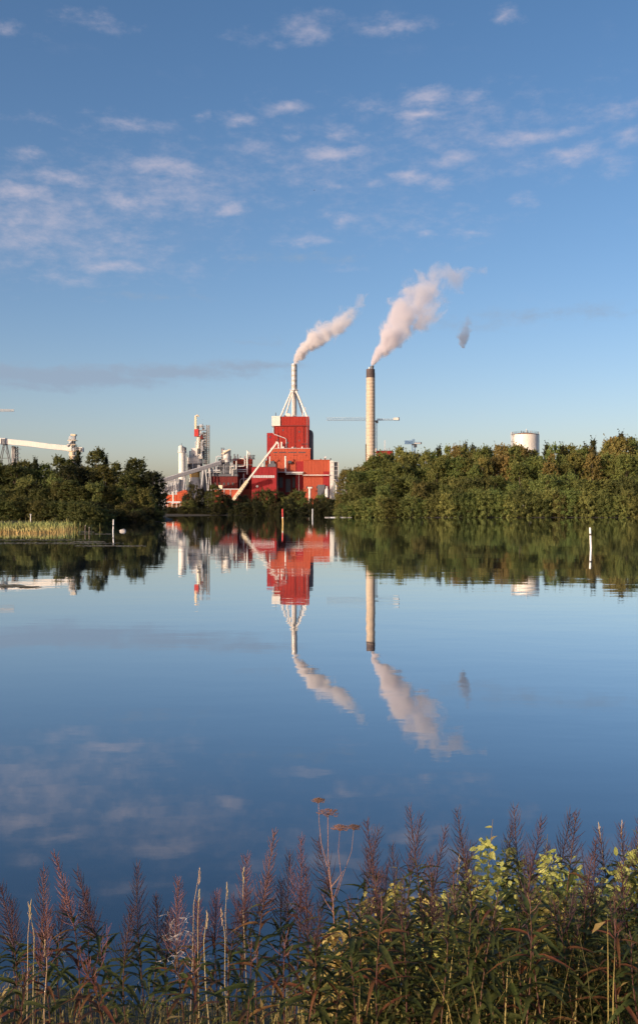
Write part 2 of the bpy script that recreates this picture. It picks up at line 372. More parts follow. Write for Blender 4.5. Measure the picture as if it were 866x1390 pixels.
# ------------------------------------------------------------------ the mill
def gz(x, y): return float(ground_z([x], [y])[0])
def seams(mb, px0, px1, py0, py1, D, step, w=.18, proud=.10):      # raised cladding seams
    x = PX(px0, D) + step
    while x < PX(px1, D) - step * .5:
        mb.box(x, x + w, D - proud, D + .05, PZ(py1, D) + .1, PZ(py0, D) - .1); x += step
    return mb
GROUND = 2.0
def PB(py, D): return PZ(py, D)

def boiler_house():
    D = 750.0
    t = thing('boiler_house', 'tallest red clad building, stepped, with white corner block and steel stack on its roof', 'building', (PX(396, D), D, GROUND))
    base = HY + (EYE - GROUND) * F / D
    tower = MB().pbox(372, 419.3, 578.3, base, D, 42).build('main_tower', M['red'], t)
    pent = MB().pbox(380.5, 419.6, 565.4, 578.3, D - .4, 40).build('penthouse', M['red'], t)
    MB().pbox(369, 380.5, 564.6, 578.0, D - 1.2, 22).build('white_block', M['white'], t)
    MB().pbox(362.4, 372, 587.6, base, D + 1.5, 34).build('stair_wing', M['crimson'], t)
    # rounded block for the shaded right side, the shade put into its grey
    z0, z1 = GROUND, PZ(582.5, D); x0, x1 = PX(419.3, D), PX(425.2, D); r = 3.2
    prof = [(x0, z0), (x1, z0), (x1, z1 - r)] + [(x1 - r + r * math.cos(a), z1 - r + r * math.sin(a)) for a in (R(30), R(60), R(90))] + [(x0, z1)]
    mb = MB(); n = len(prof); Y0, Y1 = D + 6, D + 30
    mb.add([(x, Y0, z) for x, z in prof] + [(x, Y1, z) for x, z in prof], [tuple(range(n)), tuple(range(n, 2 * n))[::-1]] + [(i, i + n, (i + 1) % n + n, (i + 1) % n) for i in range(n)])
    mb.build('shaded_side', M['shadegrey'], t)
    MB().pbox(380.5, 419.8, 577.4, 578.3, D - .9, 1).build('ledge', M['trimred'], pent)
    seams(MB(), 372, 419, 579, 609, D, 3.4).build('seam', M['red'], tower)['kind'] = 'stuff'
    # pale pipe that steps down the front
    mb = MB(); mb.tube([PT(a, b, D - .6) for a, b in ((371.3, 566), (371.3, 588), (372.4, 589.5), (387.3, 595), (388.6, 596.5), (388.6, 608.5))], [.32] * 6, 6)
    mb.build('pipe', M['lightgrey'], tower)
    for px, h, w in ((378.3, 8.2, .9), (382.6, 9.2, 1.3), (397.3, 2.6, .9), (410.3, 3.0, .9), (385, 3, 1.2)):
        MB().cyl(PT(px, 609.2, D - 3), PT(px, 609.2 - h, D - 3), w * .6, n=10).build('vent', M['white' if h < 9 else 'steel'], t, smooth=True)
    MB().pbox(398.8, 401.2, 606.5, 609.2, D - 3.4, 1.6).build('fan_box', M['dark'], t)
    MB().pbox(409, 418, 602, 603.2, D - .5, .4).build('louvre', M['trimred'], tower)
    # front step of orange-red cladding, with its window band
    step = MB().pbox(367.6, 421.3, 608.8, 626.5, D - 5, 5).build('front_step', M['orange'], t)
    MB().pbox(367.2, 421.7, 608.2, 608.8, D - 5.3, 5.6).build('parapet', M['lightgrey'], step)
    for k in range(22):
        if k in (3, 9, 16): continue
        MB().pbox(371 + k * 2.0, 372.6 + k * 2.0, 613.4, 614.8, D - 5.12, .3).build('window', M['glass'], t)
    # rooftop gear
    MB().pbox(388.5, 394, 561.3, 565.2, D + 4, 5).build('roof_unit', M['white'], pent)
    MB().cyl(PT(374.4, 565, D + 2), PT(374.4, 560, D + 2), .3, n=6).build('roof_mast', M['dark'], pent)
    MB().pbox(385.5, 388, 563.6, 565.4, D + 5, 3).build('fan_box', M['dark'], t)
    mb = MB(); z = PZ(565.4, D)
    for k in range(14):
        x = PX(381, D) + k * 1.75; mb.bar((x, D - .2, z), (x, D - .2, z + 1.1), .1)
    mb.bar((PX(381, D), D - .2, z + 1.1), (PX(419, D), D - .2, z + 1.1), .1); mb.build('railing', M['lightgrey'], pent)
    for px, y0, y1 in ((377.5, 588, 608), (400.5, 579, 608), (412.6, 579, 608)): MB().bar(PT(px, y1, D - .35), PT(px, y0, D - .35), .28).build('downpipe', M['trimred'], tower)
    mb = MB()
    for q in (0, .8): mb.bar(PT(416.2, 608, D - .5) + Vector((q, 0, 0)), PT(416.2, 566, D - .5) + Vector((q, 0, 0)), .12)
    for k in range(30): mb.bar(PT(416.2, 608 - k * 1.4, D - .5), PT(416.2, 608 - k * 1.4, D - .5) + Vector((.8, 0, 0)), .09)
    mb.build('ladder', M['grey'], tower)
    for k, (px, py) in enumerate(((390, 600), (405.5, 585), (405.5, 597), (383.5, 583), (376, 596), (366, 592))): MB().pbox(px, px + 1.6, py, py + 2.2, D - .14 if px > 373 else D + 1.3, .3).build('window', M['glass'], t)
    for px, w in ((372.5, 8), (384, 10), (398, 12), (414, 6)): MB().pbox(px, px + w * .5, 617.6, 618.2, D - 5.2, .3).build('cladding_strip', M['trimred'], step)
boiler_house()

def steel_stack():
    D = 762.0; x = 399.3
    zb = PZ(565.2, 750); t = thing('steel_stack', 'slim steel stack braced by splayed white legs on the tall red roof', 'chimney', (PX(x, D), D, zb))
    c = Vector((PX(x, D), D, zb)); top = PZ(494.2, D) - zb; r = 4.1 * D / F / 1.0 * .92
    ring = PZ(529.5, D) - zb
    prof = [(r * .86, 0), (r * .86, ring - 3)]
    MB().lathe(c, prof, 24).build('lower_flue', M['steel'], t, smooth=True)
    prof = [(r, ring - 3), (r, ring)]; h = ring
    while h < top - 4.5: prof += [(r, h + 3.9), (r * 1.012, h + 3.95), (r * 1.012, h + 4.1), (r, h + 4.15)]; h += 4.15
    prof += [(r, top), (r * .8, top), (r * .8, top - 2)]
    flue = MB().lathe(c, prof, 24).build('flue', M['steel'], t, smooth=True)
    MB().lathe(c, [(r * 1.5, ring - .5), (r * 1.5, ring - .2)], 20).build('platform', M['lightgrey'], flue)
    mb = MB()
    for k in range(14):
        a = k / 14 * 2 * math.pi; p = c + Vector((r * 1.5 * math.cos(a), r * 1.5 * math.sin(a), ring - .2)); mb.bar(p, p + Vector((0, 0, 1.2)), .14)
    mb.build('railing', M['lightgrey'], t)
    MB().lathe(c, [(r * .5, top - 1.0), (r * .5, top - .4)], 12).build('flue_mouth', M['dark'], flue)
    for a0, y0, a1, y1, w in ((396.2, -2.5, 381.4, -8, 1.0), (397.0, 2.5, 386.2, 9, .8), (397.6, -2.6, 397.3, -9, .85), (402.2, -2.5, 417.2, -8, 1.0), (401.6, 2.5, 412.2, 9, .8)):
        p0 = Vector((PX(a0, D), D + y0, c.z + ring - 1)); p1 = Vector((PX(a1, D), D + y1, c.z + .02))
        MB().cyl(p0, p1, w * .75, n=10).build('leg', M['white'], t, smooth=True)
    for k in range(2):
        px = 411.2 + k * 3.2; MB().bar((PX(px, D), D - 5 + k * 4, c.z), (PX(px, D), D - 5 + k * 4, c.z + 8.6), .55).build('strut', M['white'], t)
    mb = MB()
    xl = c.x + r * 1.02
    mb.bar((xl, D - .5, c.z + 1), (xl, D - .5, c.z + top - 1), .16); mb.bar((xl, D + .4, c.z + 1), (xl, D + .4, c.z + top - 1), .16)
    mb.build('ladder', M['dark'], t)
steel_stack()

def turbine_hall():
    D = 741.0; base = HY + (EYE - GROUND) * F / D
    t = thing('front_hall', 'low orange-red hall before the tall red building, with shaded recess and pale pipes', 'building', (PX(405, D), D, GROUND))
    MB().pbox(360, 376, 625.0, base, D, 12).build('west_bay', M['orange'], t)
    MB().pbox(376, 401.5, 626.6, 641, D, 10).build('middle_bay', M['orange'], t)
    MB().pbox(401.5, 412, 626.2, base, D + .5, 11).build('red_bay', M['crimson'], t)
    bay = MB().pbox(412, 447.5, 624.8, base, D - 1, 14).build('east_bay', M['orange'], t)
    MB().pbox(411.6, 448, 624.0, 624.8, D - 1.4, 15).build('parapet', M['orangecap'], bay)
    MB().pbox(376, 401.5, 641, base, D + 6, 4).build('recess_wall', M['darkred'], t)  # darker red wall, the recess shadow put into its colour
    MB().pbox(431, 441, 658  , 690, D - 6, 5).build('porch', M['darkgrey'], t)
    MB().pbox(438.8, 446.5, 640, 673, D - 1.6, .6).build('red_panel', M['crimson'], bay)
    MB().pbox(376, 412, 640.4, 641.2, D - 3.5, 4.5).build('canopy_roof', M['lightgrey'], t)
    seams(MB(), 412, 447, 625.5, 672, D - 1, 3.1).build('seam', M['orange'], bay)['kind'] = 'stuff'
    for y, r in ((641.8, .75), (643.6, .55)):
        MB().cyl(PT(388, y, D - 5), PT(411, y, D - 5), r * .6, n=8).build('pipe', M['white'], t, smooth=True)
    MB().tube([PT(411, 645, D - 4), PT(447, 645, D - 4)], [.4, .4], 8).build('pipe', M['white'], t)
    for px, y0, y1, w in ((387.7, 619, 642, 2.1), (366.5, 619.5, 636, 1.5), (376.6, 636, 674, .8), (405.8, 641, 674, .8)):
        MB().cyl(PT(px, y1, D - 2.4), PT(px, y0, D - 2.4), w * .33, n=10).build('downpipe', M['white'], t, smooth=True)
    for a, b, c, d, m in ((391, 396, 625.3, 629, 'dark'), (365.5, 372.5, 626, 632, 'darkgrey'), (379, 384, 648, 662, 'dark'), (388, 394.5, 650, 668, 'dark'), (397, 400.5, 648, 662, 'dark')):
        MB().pbox(a, b, c, d, D - 2.2 if c < 640 else D + 5.6, 2).build('dark_box', M[m], t)  # boxes inside the recess are dark stand-ins for its shadow
    for k in range(3):
        px = 416 + k * 6.7; MB().pbox(px, px + 1.4, 660, 663, D - 1.3, .4).build('window', M['glass'], t)
    for px, h in ((434.5, 1.6), (448, 2.0), (440.5, 2.4)):
        MB().pbox(px, px + 1.6, 624 - h, 624, D + 2, 1.5).build('roof_vent', M['dark'], bay)
    MB().cyl(PT(440, 621, D + 2), PT(442.8, 621, D + 2), .9, n=10).build('roof_drum', M['lightgrey'], bay)
    # white tanks by the water side of the hall
    MB().cyl(PT(420.4, 690, D - 8), PT(420.4, 661.5, D - 8), .95, n=12).build('vent_pipe', M['white'], t, smooth=True)
    MB().pbox(417.5, 423.5, 661, 663, D - 9, 2).build('vent_hood', M['white'], t)
    MB().lathe(PT(443.6, 675, D - 8), [(1.5, 0), (1.5, 6.2), (.9, 7.0), (.9, 9.0)], 14).build('hopper', M['white'], t, smooth=True)
turbine_hall()

def pipe_tower():
    D = 738.0
    t = thing('pipe_tower', 'white tower of stacked ducts and dark housing at the end of the orange-red hall', 'tower', (PX(452, D), D, GROUND))
    duct = MB().pbox(447.8, 452.2, 625.5  , 690, D, 5).build('duct', M['white'], t)
    for k in range(9):
        MB().pbox(447.5, 452.5, 629 + k * 5, 629.6 + k * 5, D - .3, 5.5).build('flange', M['lightgrey'], duct)
    house = MB().pbox(453, 458.6, 627, 653, D + 1, 6).build('dark_housing', M['dark'], t)
    MB().pbox(455.0, 457.4, 637, 648, D + .7, .6).build('louvre', M['darkgrey'], house)
    for px in (453.1, 458.8): MB().bar(PT(px  , 690, D), PT(px, 626.5, D), .4).build('post', M['white'], t)
    mb = MB(); mb.tube([PT(452, 651.5, D - 1), PT(455.6, 651.5, D - 1), PT(456.3, 652.5, D - 1), PT(456.3  , 690, D - 1)], [.55] * 4, 8); mb.build('bent_pipe', M['white'], t, smooth=True)
    MB().pbox(456, 463, 648  , 690, D + 9, 6).build('grey_annex', M['lightgrey'], t)
    MB().cyl(PT(465.5  , 690, D + 5), PT(465.5, 641, D + 5), .35, n=8).build('mast', M['darkgrey'], t)
    mb = MB()
    for k in range(5): mb.bar(PT(447.8, 627 + k * 6, D - .6), PT(458.8, 627 + k * 6, D - .6), .22)
    mb.build('walkway', M['lightgrey'], t)
pipe_tower()

def red_block():
    D = 722.0; base = HY + (EYE - GROUND) * F / D
    t = thing('red_block', 'crimson box-shaped building with a pale window band and a round white disc on its front', 'building', (PX(358, D), D, GROUND))
    wall = MB().pbox(341.8, 375.4, 634.2, base, D, 18).build('wall', M['crimson'], t)
    roof = MB().pbox(341.4, 375.8, 633.5, 634.2, D - .3, 18.6).build('roof', M['trimred'], t)
    for k in range(13):
        MB().pbox(343.3 + k * 2.3, 345.1 + k * 2.3, 645.2, 648.6, D - .12, .3).build('window', M['lamp' if k % 3 else 'lightgrey'], wall)
    c = PT(349.2, 660.2, D - .25); MB().cyl(c, c + Vector((0, .4, 0)), .95, n=20).build('disc', M['white'], wall)
    seams(MB(), 342, 375, 635, 673, D, 2.6, .14).build('seam', M['crimson'], wall)['kind'] = 'stuff'
    MB().pbox(364, 374.5, 629.5, 633.5, D + 4, 7).build('roof_unit', M['darkgrey'], roof)
    MB().cyl(PT(357, 633.5, D + 4), PT(357, 629, D + 4), .5, n=8).build('roof_vent', M['white'], roof)
red_block()

def recovery_annex():
    D = 728.0; base = HY + (EYE - GROUND) * F / D
    t = thing('pipe_rack', 'red steel rack tangled with white pipes between the twin silos and the crimson building', 'pipe rack', (PX(328, D), D, GROUND))
    MB().pbox(316, 342, 622.5, 630, D + 8, 10).build('red_cabin', M['orange'], t)
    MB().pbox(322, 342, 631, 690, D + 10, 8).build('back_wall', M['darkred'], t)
    for px in (314, 320, 326.5, 333, 339.5):
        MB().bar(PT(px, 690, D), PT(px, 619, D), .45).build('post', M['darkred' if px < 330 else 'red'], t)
    for y in (624, 631.5, 640, 650): MB().bar(PT(313, y, D), PT(342, y, D), .4).build('beam', M['red'], t)
    for pts, r in ((((317, 633), (331, 633), (332.5, 631.5), (332.5, 624), (331, 622.5), (322, 622.5)), .75), (((318, 637.5), (336, 637.5)), .7), (((335.8, 644), (335.8, 617), (337, 613)), 1.0), (((322, 648), (322, 641), (324, 640), (334, 640)), .6),
                   (((326, 676), (326, 652), (328, 650), (338, 650)), .6), (((331, 662), (331, 643)), .8), (((314.5, 640), (314.5, 626), (316, 624.5), (322, 624.5)), .55)):
        MB().tube([PT(a, b, D - 1.2) for a, b in pts], [r * .62] * len(pts), 8).build('pipe', M['white'], t, smooth=True)
    for px, y0 in ((318.4, 616), (322.8, 616.5), (335.6, 611.5), (339, 614)):
        MB().cyl(PT(px, 623, D + 9), PT(px, y0, D + 9), .45, n=8).build('vent', M['steel'], t, smooth=True)
    mb = MB(); mb.lattice(PT(337, 623, D + 3), PT(346, 623, D + 3), (0, 0, 3), (0, 3, 0), 5, .22); mb.build('roof_frame', M['darkgrey'], t)
    MB().pbox(326.8, 333, 652, 664, D + 6, 3).build('dark_opening', M['dark'], t)
    MB().pbox(325, 341, 664, 690, D + 4, 5).build('low_wall', M['orange'], t)
recovery_annex()

def shed_dark():
    D = 716.0; base = HY + (EYE - GROUND) * F / D
    t = thing('brown_hall', 'long dark red-brown hall in shade below the twin silos', 'building', (PX(301, D), D, GROUND))
    wall = MB().pbox(281.5, 322.5, 646.5, base, D, 20).build('wall', M['darkred'], t)  # the hall's shade is put into this dark red
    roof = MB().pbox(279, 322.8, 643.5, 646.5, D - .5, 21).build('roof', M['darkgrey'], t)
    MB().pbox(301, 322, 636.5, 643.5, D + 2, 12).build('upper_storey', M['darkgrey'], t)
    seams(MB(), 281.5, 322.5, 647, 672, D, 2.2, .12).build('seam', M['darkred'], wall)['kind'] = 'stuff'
    for px, y in ((283, 634), (287.5, 637), (291, 631), (296.5, 634.5)):
        MB().cyl(PT(px, 643.5, D + 5), PT(px, y, D + 5), .7, .7, n=10).build('roof_vent', M['lightgrey'], roof, smooth=True)
        MB().lathe(PT(px, y, D + 5), [(1.1, -.2), (1.1, .25), (.3, .9)], 10).build('vent_cap', M['grey'], roof)
    for a, b in ((281, 288), (289, 299)): MB().pbox(a, b, 639.5, 643.5, D + 4, 5).build('roof_unit', M['dark'], t)
    t2 = thing('orange_shed', 'low orange-red shed with a pale eave at the foot of the white boom', 'building', (PX(308, 690), 690, GROUND))
    D = 690.0
    MB().pbox(291, 326, 664.5, 692, D, 10).build('wall', M['orange'], t2)
    MB().pbox(290.5, 326.5, 663.4, 664.5, D - .5, 11).build('roof', M['lightgrey'], t2)
    for px in (304.5, 313): MB().bar(PT(px, 690, D - .3), PT(px, 664.6, D - .3), .35).build('pilaster', M['white'], t2)
    MB().pbox(297, 302, 658.5, 663.4, D + 3, 4).build('roof_unit', M['cream'], t2)
    D = 716.0
    for pts, r, m in ((((283, 646), (283, 640), (286, 638.5), (299, 638.5)), .5, 'lightgrey'), (((290, 646), (290, 629), (292, 627.5), (298, 627.5)), .45, 'white'), (((294, 643), (294, 621), (296, 619.5), (301, 619.5)), .4, 'lightgrey'), (((313, 643), (313, 633), (318, 633)), .5, 'white'), (((304, 643), (304, 630)), .5, 'grey'), (((316, 646), (316, 637), (321, 637), (321, 626)), .45, 'white'), (((286, 641), (300, 641)), .35, 'white')):
        MB().tube([PT(a, b, D - .8) for a, b in pts], [r] * len(pts), 7).build('pipe', M[m], t, smooth=True)
    for a, b, y0, y1, m in ((284, 287, 632.5, 639, 'darkgrey'), (292.5, 295.5, 634, 640, 'grey'), (297, 300.5, 623, 640, 'dark'), (313.5, 316.5, 628, 636, 'grey'), (318, 322, 631, 636.5, 'darkgrey'), (309, 311.5, 628.5, 636.5, 'dark')):
        MB().pbox(a, b, y0, y1, D + 1, 3).build('plant_unit', M[m], t)
    mb = MB()
    for y in (633.5, 640.5): mb.bar(PT(281, y, D - 1), PT(322, y, D - 1), .18); mb.bar(PT(281, y - 2, D - 1), PT(322, y - 2, D - 1), .10)
    for k in range(15): mb.bar(PT(281 + k * 2.9, 643.5, D - 1), PT(281 + k * 2.9, 631.5, D - 1), .14)
    mb.build('walkway', M['grey'], t)
    for k in range(6): MB().pbox(285 + k * 6, 287.4 + k * 6, 655, 658.5, D - .15, .3).build('window', M['glass'], wall)
shed_dark()

def silo_pair():
    D = 722.0
    for k, (px, w, y0, lab) in enumerate(((307.8, 4.6, 612, 'stout white silo with dark lower half above the brown hall'), (302.6, 2.2, 609.6, 'thinner white silo pressed against a stouter one above the brown hall'))):
        r = w * D / F; zb = GROUND; c = (PX(px, D + k * 3), D + k * 3, zb); h = PZ(y0, D) - zb; hs = PZ(627.5, D) - zb
        t = thing('silo', lab, 'silo', c, 'white silos over the brown hall')
        MB().lathe(c, [(r * .98, 0), (r * .98, hs)], 20).build('skirt', M['darkgrey'], t, smooth=True)
        MB().lathe(c, [(r, hs), (r, h - .3), (r * .96, h)], 20).build('shell', M['white'], t, smooth=True)
        MB().lathe(c, [(r * 1.06, h), (r * 1.06, h + .35)], 20).build('roof', M['lightgrey'], t)
        mb = MB()
        for j in range(10):
            a = j / 10 * 6.283; p = Vector(c) + Vector((r * math.cos(a), r * math.sin(a), h + .3)); mb.bar(p, p + Vector((0, 0, 1.1)), .13)
        mb.build('railing', M['grey'], t)
        if k == 0:
            MB().bar(PT(301, 616.3, D - 3.5), PT(312.5, 609.8, D - 3.5), .9, .9).build('chute', M['cream'], t)
            MB().bar(PT(313, 627, D - 1), PT(313, 611, D - 1), .5).build('ladder', M['dark'], t)
silo_pair()

def white_column():
    D = 705.0; px = 247.6; r = 4.9 * D / F; c = (PX(px, D), D, GROUND)
    t = thing('scrubber_column', 'slim white column with a cluttered platform head, outermost tower of the mill', 'tower', c)
    h = PZ(614.5, D) - GROUND
    prof = [(r, 0)]; z = 4.0
    while z < h - 2: prof += [(r, z), (r * 1.05, z + .1), (r * 1.05, z + .35), (r, z + .45)]; z += 4.6
    MB().lathe(c, prof + [(r, h)], 24).build('shell', M['white'], t, smooth=True)
    deck = MB().lathe(c, [(r * 1.25, h), (r * 1.25, h + .4)], 16).build('platform', M['lightgrey'], t)
    MB().lathe((c[0] - .9, c[1], c[2]), [(r * .72, h + .4), (r * .72, h + 4.6), (r * .5, h + 5.4)], 16).build('head', M['white'], deck, smooth=True)
    MB().lathe((c[0] + 1.5, c[1] + .4, c[2]), [(r * .62, h + .4), (r * .62, h + 3.8), (r * .2, h + 4.5)], 14).build('motor_housing', M['darkgrey'], deck, smooth=True)
    MB().cyl((c[0] - .2, D - 1, GROUND + h + 4), (c[0] - .2, D - 1, GROUND + h + 7.2), .16, n=6).build('mast', M['dark'], deck)
    for k in range(4):
        z = GROUND + h - 3 - k * 7.5; MB().box(c[0] + r * .45, c[0] + r * 1.45, D - 1.7, D + 1.2, z, z + .25).build('landing', M['grey'], t)
    mb = MB(); mb.lattice((c[0] + r * 1.0, D - 1.6, GROUND), (c[0] + r * 1.0, D - 1.6, GROUND + h), (1.3, 0, 0), (0, 1.3, 0), 14, .14); mb.build('ladder_cage', M['grey'], t)
    mb = MB()
    for k in range(12):
        a = k / 12 * 6.283; p = Vector((c[0] + r * 1.2 * math.cos(a), c[1] + r * 1.2 * math.sin(a), GROUND + h + .4)); mb.bar(p, p + Vector((0, 0, 1.3)), .13)
    mb.build('railing', M['white'], deck)
white_column()

def digester():
    D = 716.0; s = D / F; px = 266.5; c = (PX(px, D), D, GROUND)
    t = thing('digester_tower', 'cream digester tower on flared white base, with red box and stair frame near its top', 'tower', c)
    Zg = lambda y: PZ(y, D) - GROUND
    lo = (PX(264.8, D), D, GROUND)
    MB().lathe(lo, [(10.6 * s, 0), (10.6 * s, Zg(668)), (6.8 * s, Zg(648)), (6.8 * s, Zg(644))], 24).build('cone', M['white'], t, smooth=True)
    MB().lathe(lo, [(6.9 * s, Zg(648)), (6.9 * s, Zg(640.5))], 24).build('ochre_band', M['yellow'], t, smooth=True)
    MB().lathe(lo, [(10.5 * s, Zg(640.5)), (10.6 * s, Zg(629.5))], 24).build('dark_band', M['darkgrey'], t, smooth=True)
    MB().lathe(lo, [(10.8 * s, Zg(629.5)), (10.8 * s, Zg(621.5)), (10.2 * s, Zg(621))], 24).build('drum', M['white'], t, smooth=True)
    MB().pbox(260, 268.3, 608.2, 622, D - 5.6, 5).build('cabin', M['white'], t)
    MB().pbox(268.3, 275, 616, 622.5, D - 5.2, 5).build('annex', M['white'], t)
    for a, b in ((262.5, 617), (264.8, 619.5), (269.5, 617.5), (272, 620)): MB().pbox(a, a + 1.2, b, b + 1.8, D - 5.8 if a < 268 else D - 5.4, .5).build('opening', M['dark'], t)
    mid = (PX(270.3, D), D + 1, GROUND)
    MB().lathe(mid, [(3.6 * s, Zg(622)), (3.6 * s, Zg(606)), (3.0 * s, Zg(604)), (3.0 * s, Zg(592))], 20).build('vessel', M['cream'], t, smooth=True)
    MB().pbox(274, 276.4, 594, 622, D + 1, 2).build('side_duct', M['grey'], t)
    MB().pbox(263.9, 269.7, 582.5, 592.2, D - 2, 4.6).build('red_box', M['redpaint'], t)
    MB().pbox(264.2, 267.0, 565.8, 582.5, D - 1, 1.6).build('top_duct', M['cream'], t)
    mb = MB(); mb.tube([PT(265.6, 567, D - .2), PT(266.4, 564.6, D - .2), PT(268.2, 563.9, D - .2), PT(270.6, 565.2, D - .2)], [.75, .8, .7, .55], 8); mb.build('duct_hood', M['cream'], t, smooth=True)
    for y0, y1, a, b in ((577.6, 578.4, 266.8, 277.5), (583.2, 584, 269, 279.5), (588, 588.8, 270, 280.5)): MB().pbox(a, b, y0, y1, D - 1.6, 4).build('platform', M['grey'], t)
    for a, b, y0, y1, m in ((267.5, 270.5, 579, 582.5, 'dark'), (271, 274.2, 576.2, 580.2, 'lightgrey'), (274.6, 277.4, 580.2, 584, 'dark'), (270.5, 273.5, 584.6, 590, 'lightgrey'), (274.5, 278.5, 587, 593, 'darkgrey'), (272.6, 275.5, 590, 596, 'darkred')):
        MB().pbox(a, b, y0, y1, D - 1, 2.2).build('equipment', M[m], t)
    MB().cyl(PT(275.3, 580, D), PT(275.3, 575, D), .2, n=6).build('mast', M['dark'], t)
    # stair tower of open steelwork with landings
    mb = MB(); mb.lattice(PT(276.8, 630, D - 2), PT(276.8, 586, D - 2), (2.0, 0, 0), (0, 3.0, 0), 16, .34); mb.build('stair_frame', M['dark'], t)
    mb = MB(); mb.lattice(PT(280.4, 633, D - 2.2), PT(280.4, 576.6, D - 2.2), (2.1, 0, 0), (0, 2.4, 0), 20, .2); mb.build('hoist_frame', M['rust2'], t)
    for k in range(12):
        y = 590 + k * 3.5; MB().pbox(276.6, 280.2, y, y + .6, D - 2.4, 3.6).build('landing', M['grey' if k % 2 else 'lightgrey'], t)
    for a, b, y0, y1, m in ((257, 259.4, 612, 621.5, 'lightgrey'), (273.5, 276, 605, 612, 'grey'), (269, 271, 609.5, 616, 'dark'), (276.5, 279.5, 624, 629, 'darkgrey'), (255.5, 258, 630.5, 634, 'dark'), (268, 272, 631, 635, 'grey')):
        MB().pbox(a, b, y0, y1, D - 6.4, 1.6).build('equipment', M[m], t)
    for pts, r in ((((273.8, 622), (273.8, 600), (275, 598.5), (277, 598.5)), .4), (((262, 629), (262, 640)), .35), (((269.8, 608), (269.8, 594)), .35), (((266, 608), (266, 600), (268, 599)), .4)):
        MB().tube([PT(a, b, D - 6.6 if b > 610 else D - 3.2) for a, b in pts], [r] * len(pts), 7).build('pipe', M['lightgrey'], t, smooth=True)
    mb = MB()
    for y, a, b in ((620.5, 254, 275.5), (628.5, 253.6, 275.8)):
        for k in range(12): mb.bar(PT(a + (b - a) * k / 11, y, D - 6.5), PT(a + (b - a) * k / 11, y - 2.2, D - 6.5), .12)
        mb.bar(PT(a, y - 2.2, D - 6.5), PT(b, y - 2.2, D - 6.5), .12)
    mb.build('railing', M['grey'], t)
    # grey cone and legs beside the base
    MB().lathe((PX(277, D), D - 4, GROUND), [(6.2 * s, 0), (3 * s, Zg(640)), (2.2 * s, Zg(636))], 14).build('hopper', M['darkgrey'], t, smooth=True)
    for a, b in (((276.4, 636), (272.2, 672)), ((278.8, 636), (283.6, 672))): MB().bar(PT(*a, D - 8), PT(*b, D - 8), .75).build('leg', M['lightgrey'], t)
    for a, b in (((257.8, 644), (262, 676)), ((259, 676), (256.4, 650))): MB().bar(PT(*a, D - 7), PT(*b, D - 7), .28).build('brace', M['grey'], t)
    MB().tube([PT(a, b, D - 3) for a, b in ((281, 632.5), (284.3, 633), (284.6, 641), (281, 641.5))], [.7] * 4, 8).build('bent_duct', M['white'], t, smooth=True)
digester()

